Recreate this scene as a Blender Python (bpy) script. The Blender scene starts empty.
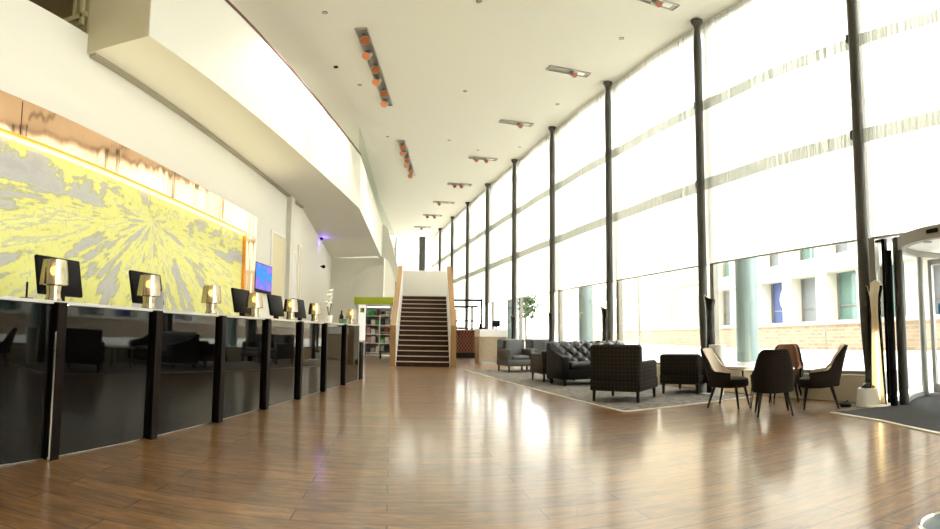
import bpy, bmesh, math, random
from mathutils import Vector, Matrix
random.seed(7)
sc = bpy.context.scene
C = sc.collection
PI = math.pi
H = 0.98                     # eye height
# ------------------------------------------------------------------ plan frames
FY = 0.2412                  # the glass facade runs along local y of this frame
LY = -0.0525                 # the reception counter
WY = 0.034                   # the left wall
def fr(a, x, y):
    c, s = math.cos(a), math.sin(a)
    return (x*c - y*s, x*s + y*c)
def FS(s, t, z=0.0):
    x, y = fr(FY, t, s); return (x, y, z)
def CU(u, c, z=0.0):
    x, y = fr(LY, -c, u); return (x, y, z)

# ------------------------------------------------------------------ materials
MATS = {}
def newmat(name):
    m = bpy.data.materials.new(name); m.use_nodes = True
    nt = m.node_tree; nt.nodes.clear()
    out = nt.nodes.new('ShaderNodeOutputMaterial')
    MATS[name] = m
    return m, nt, out
def N(nt, typ, **kw):
    n = nt.nodes.new(typ)
    for k, v in kw.items(): setattr(n, k, v)
    return n
def pbr(name, col, rough=0.5, metal=0.0, emit=None, estr=0.0, noise=0.0, nscale=20.0, bump=0.0, bscale=60.0, coat=0.0, spec=None, stretch=None):
    m, nt, out = newmat(name)
    b = N(nt, 'ShaderNodeBsdfPrincipled')
    b.inputs['Base Color'].default_value = (*col, 1)
    b.inputs['Roughness'].default_value = rough
    b.inputs['Metallic'].default_value = metal
    if coat: b.inputs['Coat Weight'].default_value = coat; b.inputs['Coat Roughness'].default_value = 0.08
    if spec is not None: b.inputs['Specular IOR Level'].default_value = spec
    if emit: b.inputs['Emission Color'].default_value = (*emit, 1); b.inputs['Emission Strength'].default_value = estr
    if noise or bump:
        tc = N(nt, 'ShaderNodeTexCoord'); src = tc.outputs['Object']
        if stretch:
            mp = N(nt, 'ShaderNodeMapping'); mp.inputs['Scale'].default_value = stretch
            nt.links.new(src, mp.inputs[0]); src = mp.outputs[0]
        if noise:
            no = N(nt, 'ShaderNodeTexNoise'); no.inputs['Scale'].default_value = nscale; no.inputs['Detail'].default_value = 4
            nt.links.new(src, no.inputs['Vector'])
            mx = N(nt, 'ShaderNodeMix', data_type='RGBA')
            mx.inputs[6].default_value = (*[max(0, c*(1-noise)) for c in col], 1)
            mx.inputs[7].default_value = (*[min(1, c*(1+noise)) for c in col], 1)
            nt.links.new(no.outputs['Fac'], mx.inputs[0]); nt.links.new(mx.outputs[2], b.inputs['Base Color'])
        if bump:
            no = N(nt, 'ShaderNodeTexNoise'); no.inputs['Scale'].default_value = bscale; no.inputs['Detail'].default_value = 3
            nt.links.new(src, no.inputs['Vector'])
            bp = N(nt, 'ShaderNodeBump'); bp.inputs['Strength'].default_value = bump; bp.inputs['Distance'].default_value = 0.02
            nt.links.new(no.outputs['Fac'], bp.inputs['Height']); nt.links.new(bp.outputs[0], b.inputs['Normal'])
    nt.links.new(b.outputs[0], out.inputs[0])
    return m
def emis(name, col, s):
    m, nt, out = newmat(name)
    e = N(nt, 'ShaderNodeEmission'); e.inputs[0].default_value = (*col, 1); e.inputs[1].default_value = s
    nt.links.new(e.outputs[0], out.inputs[0]); return m
def glassmat(name, tint=(0.95, 0.97, 0.96), refl=0.06, rough=0.0):
    m, nt, out = newmat(name)
    t = N(nt, 'ShaderNodeBsdfTransparent'); t.inputs[0].default_value = (*tint, 1)
    g = N(nt, 'ShaderNodeBsdfGlossy'); g.inputs['Roughness'].default_value = rough
    lw = N(nt, 'ShaderNodeLayerWeight'); lw.inputs[0].default_value = 0.25
    ml = N(nt, 'ShaderNodeMath', operation='MULTIPLY'); ml.inputs[1].default_value = refl*4
    nt.links.new(lw.outputs['Fresnel'], ml.inputs[0])
    mx = N(nt, 'ShaderNodeMixShader')
    nt.links.new(ml.outputs[0], mx.inputs[0]); nt.links.new(t.outputs[0], mx.inputs[1]); nt.links.new(g.outputs[0], mx.inputs[2])
    nt.links.new(mx.outputs[0], out.inputs[0]); return m
def sheer(name, col=(0.93, 0.93, 0.90), trans=0.22, tl=0.6):
    m, nt, out = newmat(name)
    tr = N(nt, 'ShaderNodeBsdfTransparent'); tn = N(nt, 'ShaderNodeBsdfTranslucent'); df = N(nt, 'ShaderNodeBsdfDiffuse')
    tn.inputs[0].default_value = (*col, 1); df.inputs[0].default_value = (*col, 1)
    # thread density varies along the cloth
    tc = N(nt, 'ShaderNodeTexCoord'); mp = N(nt, 'ShaderNodeMapping'); mp.inputs['Scale'].default_value = (1, 16, 0.15)
    no = N(nt, 'ShaderNodeTexNoise'); no.inputs['Scale'].default_value = 1.6; no.inputs['Detail'].default_value = 5
    nt.links.new(tc.outputs['Object'], mp.inputs[0]); nt.links.new(mp.outputs[0], no.inputs['Vector'])
    mr = N(nt, 'ShaderNodeMapRange'); mr.inputs[1].default_value = 0.3; mr.inputs[2].default_value = 0.7
    mr.inputs[3].default_value = max(0.0, trans-0.16); mr.inputs[4].default_value = trans+0.16
    nt.links.new(no.outputs['Fac'], mr.inputs[0])
    a = N(nt, 'ShaderNodeMixShader'); a.inputs[0].default_value = tl
    nt.links.new(df.outputs[0], a.inputs[1]); nt.links.new(tn.outputs[0], a.inputs[2])
    b = N(nt, 'ShaderNodeMixShader'); nt.links.new(mr.outputs[0], b.inputs[0])
    nt.links.new(a.outputs[0], b.inputs[1]); nt.links.new(tr.outputs[0], b.inputs[2])
    nt.links.new(b.outputs[0], out.inputs[0]); return m
def ramp(nt, fac, stops):
    r = N(nt, 'ShaderNodeValToRGB'); el = r.color_ramp.elements
    while len(el) > 1: el.remove(el[-1])
    el[0].position, el[0].color = stops[0][0], (*stops[0][1], 1)
    for p, c in stops[1:]:
        e = el.new(p); e.color = (*c, 1)
    nt.links.new(fac, r.inputs[0]); return r
def wood_floor():
    m, nt, out = newmat('wood_floor')
    b = N(nt, 'ShaderNodeBsdfPrincipled')
    tc = N(nt, 'ShaderNodeTexCoord'); mp = N(nt, 'ShaderNodeMapping'); mp.inputs['Rotation'].default_value = (0, 0, -0.14)
    nt.links.new(tc.outputs['Object'], mp.inputs[0])
    br = N(nt, 'ShaderNodeTexBrick'); br.offset = 0.37; br.offset_frequency = 2
    br.inputs['Scale'].default_value = 1.0; br.inputs['Brick Width'].default_value = 1.25; br.inputs['Row Height'].default_value = 0.19
    br.inputs['Mortar Size'].default_value = 0.005; br.inputs['Mortar Smooth'].default_value = 0.2; br.inputs['Bias'].default_value = 0.0
    br.inputs['Color1'].default_value = (0, 0, 0, 1); br.inputs['Color2'].default_value = (1, 1, 1, 1); br.inputs['Mortar'].default_value = (0.3, 0.3, 0.3, 1)
    nt.links.new(mp.outputs[0], br.inputs['Vector'])
    # grain stretched along the boards
    mg = N(nt, 'ShaderNodeMapping'); mg.inputs['Scale'].default_value = (1.2, 4.5, 1); nt.links.new(mp.outputs[0], mg.inputs[0])
    g = N(nt, 'ShaderNodeTexNoise'); g.inputs['Scale'].default_value = 4.2; g.inputs['Detail'].default_value = 9; g.inputs['Roughness'].default_value = 0.72; g.inputs['Distortion'].default_value = 0.4
    nt.links.new(mg.outputs[0], g.inputs['Vector'])
    ad = N(nt, 'ShaderNodeMath', operation='MULTIPLY_ADD'); ad.inputs[1].default_value = 0.13
    nt.links.new(br.outputs['Color'], ad.inputs[0]); nt.links.new(g.outputs['Fac'], ad.inputs[2])
    r = ramp(nt, ad.outputs[0], [(0.36, (0.055, 0.021, 0.006)), (0.50, (0.138, 0.060, 0.016)), (0.62, (0.215, 0.102, 0.028)), (0.78, (0.32, 0.165, 0.05))])
    mx = N(nt, 'ShaderNodeMix', data_type='RGBA'); mx.inputs[7].default_value = (0.03, 0.014, 0.007, 1)
    nt.links.new(br.outputs['Fac'], mx.inputs[0]); nt.links.new(r.outputs[0], mx.inputs[6]); nt.links.new(mx.outputs[2], b.inputs['Base Color'])
    rr = N(nt, 'ShaderNodeMapRange'); rr.inputs[3].default_value = 0.34; rr.inputs[4].default_value = 0.44
    nt.links.new(g.outputs['Fac'], rr.inputs[0]); nt.links.new(rr.outputs[0], b.inputs['Roughness'])
    hh = N(nt, 'ShaderNodeMath', operation='MULTIPLY_ADD'); hh.inputs[1].default_value = -2.5
    nt.links.new(br.outputs['Fac'], hh.inputs[0]); nt.links.new(g.outputs['Fac'], hh.inputs[2])
    bp = N(nt, 'ShaderNodeBump'); bp.inputs['Strength'].default_value = 0.08; bp.inputs['Distance'].default_value = 0.008
    nt.links.new(hh.outputs[0], bp.inputs['Height']); nt.links.new(bp.outputs[0], b.inputs['Normal'])
    b.inputs['Specular IOR Level'].default_value = 0.7; b.inputs['IOR'].default_value = 1.5; b.inputs['Coat Weight'].default_value = 0.75; b.inputs['Coat Roughness'].default_value = 0.13
    nt.links.new(bp.outputs[0], b.inputs['Coat Normal'])
    nt.links.new(b.outputs[0], out.inputs[0]); return m
def check_cloth(name, base, line, pitch=0.055, width=0.16, rough=0.9):
    m, nt, out = newmat(name)
    b = N(nt, 'ShaderNodeBsdfPrincipled'); b.inputs['Roughness'].default_value = rough; b.inputs['Specular IOR Level'].default_value = 0.2
    tc = N(nt, 'ShaderNodeTexCoord'); sp = N(nt, 'ShaderNodeSeparateXYZ'); nt.links.new(tc.outputs['Object'], sp.inputs[0])
    sn = N(nt, 'ShaderNodeSeparateXYZ'); nt.links.new(tc.outputs['Normal'], sn.inputs[0])
    tot = None
    for i in range(3):
        d = N(nt, 'ShaderNodeMath', operation='DIVIDE'); d.inputs[1].default_value = pitch; nt.links.new(sp.outputs[i], d.inputs[0])
        f = N(nt, 'ShaderNodeMath', operation='FRACT'); nt.links.new(d.outputs[0], f.inputs[0])
        l = N(nt, 'ShaderNodeMath', operation='LESS_THAN'); l.inputs[1].default_value = width; nt.links.new(f.outputs[0], l.inputs[0])
        a = N(nt, 'ShaderNodeMath', operation='ABSOLUTE'); nt.links.new(sn.outputs[i], a.inputs[0])
        q = N(nt, 'ShaderNodeMath', operation='LESS_THAN'); q.inputs[1].default_value = 0.8; nt.links.new(a.outputs[0], q.inputs[0])
        p = N(nt, 'ShaderNodeMath', operation='MULTIPLY'); nt.links.new(l.outputs[0], p.inputs[0]); nt.links.new(q.outputs[0], p.inputs[1])
        if tot is None: tot = p
        else:
            s = N(nt, 'ShaderNodeMath', operation='MAXIMUM'); nt.links.new(tot.outputs[0], s.inputs[0]); nt.links.new(p.outputs[0], s.inputs[1]); tot = s
    mx = N(nt, 'ShaderNodeMix', data_type='RGBA'); mx.inputs[6].default_value = (*base, 1); mx.inputs[7].default_value = (*line, 1)
    nt.links.new(tot.outputs[0], mx.inputs[0]); nt.links.new(mx.outputs[2], b.inputs['Base Color'])
    nt.links.new(b.outputs[0], out.inputs[0]); return m
def brick_mat(name, c1, c2, mort, w=0.4, h=0.14):
    m, nt, out = newmat(name)
    b = N(nt, 'ShaderNodeBsdfPrincipled'); b.inputs['Roughness'].default_value = 0.9
    tc = N(nt, 'ShaderNodeTexCoord'); sp = N(nt, 'ShaderNodeSeparateXYZ'); cb = N(nt, 'ShaderNodeCombineXYZ')
    nt.links.new(tc.outputs['Object'], sp.inputs[0]); nt.links.new(sp.outputs[1], cb.inputs[0]); nt.links.new(sp.outputs[2], cb.inputs[1])
    br = N(nt, 'ShaderNodeTexBrick'); br.inputs['Scale'].default_value = 1; br.inputs['Brick Width'].default_value = w; br.inputs['Row Height'].default_value = h
    br.inputs['Mortar Size'].default_value = 0.015
    br.inputs['Color1'].default_value = (*c1, 1); br.inputs['Color2'].default_value = (*c2, 1); br.inputs['Mortar'].default_value = (*mort, 1)
    nt.links.new(cb.outputs[0], br.inputs['Vector']); nt.links.new(br.outputs['Color'], b.inputs['Base Color'])
    nt.links.new(b.outputs[0], out.inputs[0]); return m
def mural_mat():
    m, nt, out = newmat('mural_print')
    b = N(nt, 'ShaderNodeBsdfPrincipled'); b.inputs['Roughness'].default_value = 0.55
    tc = N(nt, 'ShaderNodeTexCoord'); sp = N(nt, 'ShaderNodeSeparateXYZ'); nt.links.new(tc.outputs['Object'], sp.inputs[0])
    Y, Z = sp.outputs[1], sp.outputs[2]
    def M(op, a, bb=None, c=None):
        n = N(nt, 'ShaderNodeMath', operation=op)
        for i, v in enumerate((a, bb, c)):
            if v is None: continue
            if isinstance(v, (int, float)): n.inputs[i].default_value = v
            else: nt.links.new(v, n.inputs[i])
        return n.outputs[0]
    zz = M('MULTIPLY', Z, 1.7)
    r = M('SQRT', M('ADD', M('MULTIPLY', Y, Y), M('MULTIPLY', zz, zz)))
    an = M('ARCTAN2', zz, Y)
    lr = M('LOGARITHM', M('ADD', r, 0.25), 2.718)
    cb = N(nt, 'ShaderNodeCombineXYZ'); nt.links.new(M('MULTIPLY', M('COSINE', an), 3.2), cb.inputs[0]); nt.links.new(M('MULTIPLY', M('SINE', an), 3.2), cb.inputs[1]); nt.links.new(M('MULTIPLY', lr, 0.75), cb.inputs[2])
    n1 = N(nt, 'ShaderNodeTexNoise'); n1.inputs['Scale'].default_value = 2.1; n1.inputs['Detail'].default_value = 8; n1.inputs['Roughness'].default_value = 0.6
    nt.links.new(cb.outputs[0], n1.inputs['Vector'])
    # boxy town blocks above the vanishing point
    mp = N(nt, 'ShaderNodeMapping'); mp.inputs['Scale'].default_value = (1, 0.9, 1.5); nt.links.new(tc.outputs['Object'], mp.inputs[0])
    n2 = N(nt, 'ShaderNodeTexNoise'); n2.inputs['Scale'].default_value = 2.0; n2.inputs['Detail'].default_value = 8; n2.inputs['Roughness'].default_value = 0.66
    nt.links.new(mp.outputs[0], n2.inputs['Vector'])
    up = N(nt, 'ShaderNodeMapRange'); up.inputs[1].default_value = -0.15; up.inputs[2].default_value = 0.15; up.inputs[3].default_value = 0.22; up.inputs[4].default_value = 0.8; nt.links.new(Z, up.inputs[0])
    mf = N(nt, 'ShaderNodeMix', data_type='FLOAT'); nt.links.new(up.outputs[0], mf.inputs[0]); nt.links.new(n1.outputs['Fac'], mf.inputs[2]); nt.links.new(n2.outputs['Fac'], mf.inputs[3])
    # a grey row of roofs on the left at horizon height
    bz = M('MULTIPLY', M('SUBTRACT', 1.0, M('MINIMUM', 1.0, M('MULTIPLY', M('ABSOLUTE', M('SUBTRACT', Z, 0.13)), 4.5))), M('MINIMUM', 1.0, M('MAXIMUM', 0.0, M('MULTIPLY', M('ADD', Y, 1.0), -1.2))))
    mfo = M('SUBTRACT', mf.outputs[0], M('MULTIPLY', bz, 0.13))
    rp = ramp(nt, mfo, [(0.34, (0.42, 0.41, 0.41)), (0.435, (0.50, 0.49, 0.46)), (0.458, (0.40, 0.39, 0.24)), (0.48, (0.72, 0.70, 0.21)), (0.56, (0.75, 0.73, 0.25)), (0.585, (0.52, 0.51, 0.34)), (0.61, (0.76, 0.74, 0.26)), (0.70, (0.80, 0.78, 0.34))])
    # fine engraved scratches
    vo = N(nt, 'ShaderNodeTexNoise'); vo.inputs['Scale'].default_value = 26; vo.inputs['Detail'].default_value = 3
    mp2 = N(nt, 'ShaderNodeMapping'); mp2.inputs['Scale'].default_value = (1, 1.4, 0.5); nt.links.new(tc.outputs['Object'], mp2.inputs[0]); nt.links.new(mp2.outputs[0], vo.inputs['Vector'])
    lt = M('GREATER_THAN', vo.outputs['Fac'], 0.63)
    mx = N(nt, 'ShaderNodeMix', data_type='RGBA'); mx.inputs[7].default_value = (0.45, 0.45, 0.42, 1)
    nt.links.new(M('MULTIPLY', lt, 0.6), mx.inputs[0]); nt.links.new(rp.outputs[0], mx.inputs[6])
    nt.links.new(mx.outputs[2], b.inputs['Base Color'])
    nt.links.new(b.outputs[0], out.inputs[0]); return m
def screen_mat():
    m, nt, out = newmat('screen_picture')
    tc = N(nt, 'ShaderNodeTexCoord'); sp = N(nt, 'ShaderNodeSeparateXYZ'); nt.links.new(tc.outputs['Object'], sp.inputs[0])
    no = N(nt, 'ShaderNodeTexNoise'); no.inputs['Scale'].default_value = 3.5; no.inputs['Detail'].default_value = 4; nt.links.new(tc.outputs['Object'], no.inputs['Vector'])
    ad = N(nt, 'ShaderNodeMath', operation='MULTIPLY_ADD'); ad.inputs[1].default_value = 0.9; nt.links.new(sp.outputs[2], ad.inputs[0]); nt.links.new(no.outputs['Fac'], ad.inputs[2])
    r = ramp(nt, ad.outputs[0], [(0.22, (0.20, 0.13, 0.55)), (0.42, (0.10, 0.12, 0.42)), (0.52, (0.03, 0.22, 0.42)), (0.64, (0.05, 0.16, 0.60)), (0.80, (0.20, 0.13, 0.60))])
    e = N(nt, 'ShaderNodeEmission'); e.inputs[1].default_value = 1.1; nt.links.new(r.outputs[0], e.inputs[0]); nt.links.new(e.outputs[0], out.inputs[0]); return m
def rug_mat():
    m, nt, out = newmat('rug_pile')
    b = N(nt, 'ShaderNodeBsdfPrincipled'); b.inputs['Roughness'].default_value = 0.95; b.inputs['Specular IOR Level'].default_value = 0.1
    tc = N(nt, 'ShaderNodeTexCoord')
    v = N(nt, 'ShaderNodeTexVoronoi'); v.inputs['Scale'].default_value = 9; nt.links.new(tc.outputs['Object'], v.inputs['Vector'])
    n = N(nt, 'ShaderNodeTexNoise'); n.inputs['Scale'].default_value = 40; n.inputs['Detail'].default_value = 4; nt.links.new(tc.outputs['Object'], n.inputs['Vector'])
    a = N(nt, 'ShaderNodeMath', operation='MULTIPLY_ADD'); a.inputs[1].default_value = 0.55; nt.links.new(v.outputs['Distance'], a.inputs[0]); nt.links.new(n.outputs['Fac'], a.inputs[2])
    r = ramp(nt, a.outputs[0], [(0.45, (0.060, 0.054, 0.048)), (0.62, (0.11, 0.10, 0.09)), (0.8, (0.20, 0.18, 0.16))])
    nt.links.new(r.outputs[0], b.inputs['Base Color']); nt.links.new(b.outputs[0], out.inputs[0]); return m

M = {}
M['floor'] = wood_floor()
M['plaster'] = pbr('cream_plaster', (0.74, 0.72, 0.645), 0.75)
M['ceil'] = pbr('ceiling_paint', (0.70, 0.69, 0.60), 0.8)
M['fascia'] = pbr('fascia_paint', (0.66, 0.645, 0.57), 0.6)
M['olive'] = pbr('olive_paint', (0.30, 0.25, 0.13), 0.8)
M['tan_end_face'] = pbr('tan_end_face', (0.52, 0.465, 0.32), 0.8)  # one even tan over the whole bulkhead end face
M['olive_light'] = pbr('olive_frame_paint', (0.42, 0.37, 0.20), 0.6)
M['grey_gap'] = pbr('grey_shadow_gap', (0.33, 0.31, 0.24), 0.8)  # shade of the recess put into the colour of a solid strip
M['handrail'] = pbr('dark_red_handrail', (0.10, 0.02, 0.015), 0.35)
M['black_glass'] = pbr('black_counter_glass', (0.002, 0.002, 0.002), 0.03, spec=0.33)
M['post'] = pbr('dark_oxblood_post', (0.005, 0.002, 0.0015), 0.4, spec=0.12)
M['steel'] = pbr('brushed_steel', (0.56, 0.55, 0.52), 0.28, 1.0, noise=0.1, nscale=8, stretch=(1, 1, 12))
M['alu'] = pbr('aluminium', (0.42, 0.42, 0.41), 0.4, 0.7)
M['canopy_grey'] = pbr('grey_canopy_paint', (0.30, 0.29, 0.25), 0.5, 0.2)
M['worktop'] = pbr('pale_worktop', (0.55, 0.53, 0.48), 0.25)
M['copper'] = pbr('copper_sheet', (0.97, 0.64, 0.43), 0.06, 1.0, bump=0.9, bscale=1.3, stretch=(0.1, 1, 0.12))
M['copper_dark'] = pbr('copper_reveal', (0.85, 0.38, 0.12), 0.3, 1.0)
M['led'] = emis('led_strip', (1.0, 0.80, 0.25), 1.8)
M['mural'] = mural_mat()
M['lip_led_lit'] = pbr('led_lit_lip', (0.80, 0.46, 0.04), 0.3, 0.3)  # LED light falling on the copper lip is put into its colour
M['screen'] = screen_mat()
M['black'] = pbr('black_plastic', (0.004, 0.004, 0.005), 0.55, spec=0.1)
M['greyplastic'] = pbr('grey_plastic', (0.22, 0.22, 0.21), 0.45)
M['dark_metal'] = pbr('dark_column_paint', (0.048, 0.045, 0.037), 0.42, 0.2, noise=0.15)
M['foot'] = pbr('black_column_foot', (0.012, 0.012, 0.012), 0.3)
M['white'] = pbr('white_paint', (0.85, 0.84, 0.80), 0.5)
M['sill'] = pbr('beige_sill', (0.62, 0.55, 0.42), 0.5)
M['mullion'] = pbr('grey_mullion', (0.26, 0.24, 0.20), 0.45, 0.2)
M['glass'] = glassmat('window_glass')
M['green_glass'] = glassmat('green_balustrade_glass', (0.94, 0.97, 0.94), 0.04)
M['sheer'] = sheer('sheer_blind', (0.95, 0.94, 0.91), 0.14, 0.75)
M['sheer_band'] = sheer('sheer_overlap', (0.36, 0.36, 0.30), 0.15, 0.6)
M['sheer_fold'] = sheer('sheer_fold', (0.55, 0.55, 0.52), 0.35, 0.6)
M['trim_line'] = pbr('pale_edge_trim', (0.70, 0.64, 0.50), 0.35)
M['rug'] = rug_mat()
M['mat'] = pbr('charcoal_mat', (0.060, 0.060, 0.062), 0.95, noise=0.5, nscale=90, spec=0.1)
M['wood_dark'] = pbr('dark_stained_wood', (0.012, 0.007, 0.005), 0.4, spec=0.25)
M['wood'] = pbr('honey_wood', (0.28, 0.16, 0.06), 0.4, noise=0.3, nscale=5, stretch=(6, 6, 0.6))
M['oak'] = pbr('pale_oak', (0.42, 0.34, 0.23), 0.45, noise=0.25, nscale=4, stretch=(1, 1, 8))
M['step'] = pbr('dark_stair_tread', (0.030, 0.012, 0.007), 0.5, noise=0.3, spec=0.25)
M['nosing'] = pbr('pale_stair_nosing', (0.55, 0.42, 0.30), 0.4)
M['leather'] = pbr('black_leather', (0.006, 0.005, 0.0045), 0.42, spec=0.10)
M['leather_gloss'] = pbr('glossy_black_leather', (0.008, 0.006, 0.006), 0.2, spec=0.6)
M['grey_leather'] = pbr('grey_leather', (0.055, 0.055, 0.052), 0.4)
M['brown_leather'] = pbr('dark_brown_leather', (0.022, 0.012, 0.008), 0.45, spec=0.3)
M['tartan'] = check_cloth('brown_check_cloth', (0.012, 0.009, 0.007), (0.035, 0.026, 0.016))
M['tartan_fine'] = check_cloth('dark_fine_check_cloth', (0.013, 0.009, 0.007), (0.030, 0.020, 0.014), 0.03, 0.2)
M['tan'] = pbr('tan_upholstery', (0.36, 0.22, 0.135), 0.85)
M['uph_lit'] = pbr('window_lit_upholstery', (0.52, 0.42, 0.32), 0.85)  # window light on the side chairs' insides is painted into this tone
M['uph_shaded'] = pbr('shaded_upholstery', (0.17, 0.075, 0.035), 0.85)  # darker copy for the far chair, its unlit inside painted in
M['table_top'] = pbr('white_table_top', (0.75, 0.72, 0.66), 0.2)
M['chrome'] = pbr('chrome', (0.75, 0.74, 0.70), 0.12, 1.0)
M['smoke'] = pbr('smoked_metal_shade', (0.40, 0.34, 0.24), 0.18, 0.85)
M['bulb'] = emis('warm_bulb', (1.0, 0.80, 0.45), 8.0)
M['lampwhite'] = pbr('white_lamp_lining', (0.90, 0.82, 0.66), 0.45)
M['gloss_black'] = pbr('gloss_black_shell', (0.010, 0.009, 0.009), 0.15)
M['lime'] = pbr('lime_green_panel', (0.42, 0.50, 0.02), 0.5)
M['spot_copper'] = pbr('red_copper_reflector', (0.22, 0.05, 0.025), 0.3, 0.5)
M['spot_orange'] = pbr('orange_copper_reflector', (0.50, 0.17, 0.06), 0.3, 0.5)
M['spot_body'] = pbr('spot_body_grey', (0.45, 0.43, 0.38), 0.35, 0.6)
M['tray'] = pbr('grey_light_tray', (0.26, 0.25, 0.20), 0.4, 0.5)
M['teal'] = pbr('teal_exterior_column', (0.19, 0.25, 0.25), 0.35)
M['stone'] = pbr('pale_stone', (0.64, 0.61, 0.54), 0.9)
M['ochre'] = pbr('ochre_stone', (0.50, 0.42, 0.28), 0.9)
M['ext_glass'] = pbr('street_window', (0.24, 0.26, 0.28), 0.12)
M['ext_blue'] = pbr('blue_street_window', (0.10, 0.14, 0.34), 0.12)
M['ext_green'] = pbr('green_street_window', (0.14, 0.24, 0.22), 0.12)
M['brick'] = brick_mat('low_brick', (0.42, 0.31, 0.21), (0.31, 0.22, 0.15), (0.42, 0.35, 0.27), 0.3, 0.1)
M['pave'] = pbr('pale_paving', (0.72, 0.71, 0.67), 0.9, noise=0.08, nscale=2)
M['leaf'] = pbr('tree_leaf', (0.05, 0.085, 0.03), 0.8)
M['bark'] = pbr('tree_bark', (0.12, 0.09, 0.06), 0.9)
M['petal'] = pbr('white_petal', (0.85, 0.84, 0.78), 0.6)
M['stem'] = pbr('green_stem', (0.10, 0.16, 0.04), 0.6)
M['green_cup'] = pbr('green_glass_pot', (0.16, 0.24, 0.12), 0.15)
M['brass'] = pbr('brass', (0.75, 0.55, 0.25), 0.25, 1.0)
M['sticker'] = pbr('blue_sticker', (0.0, 0.22, 0.55), 0.4)
M['door_beige'] = pbr('beige_door', (0.66, 0.58, 0.36), 0.5)
M['door_white'] = pbr('white_door', (0.72, 0.74, 0.72), 0.4)
M['purple_light'] = emis('violet_spot_lens', (0.30, 0.18, 1.0), 1.0)
M['lattice'] = check_cloth('russet_lattice', (0.20, 0.055, 0.025), (0.48, 0.26, 0.16), 0.16, 0.2)
M['slate'] = pbr('slate_blue_top', (0.10, 0.14, 0.16), 0.3)
PK = [pbr('packet_%s' % n, c, 0.4) for n, c in (('green', (0.05, 0.42, 0.12)), ('dark', (0.03, 0.03, 0.035)), ('pink', (0.50, 0.22, 0.26)), ('cream', (0.70, 0.64, 0.5)), ('red', (0.30, 0.04, 0.05)), ('grey', (0.3, 0.31, 0.3)))]

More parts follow.
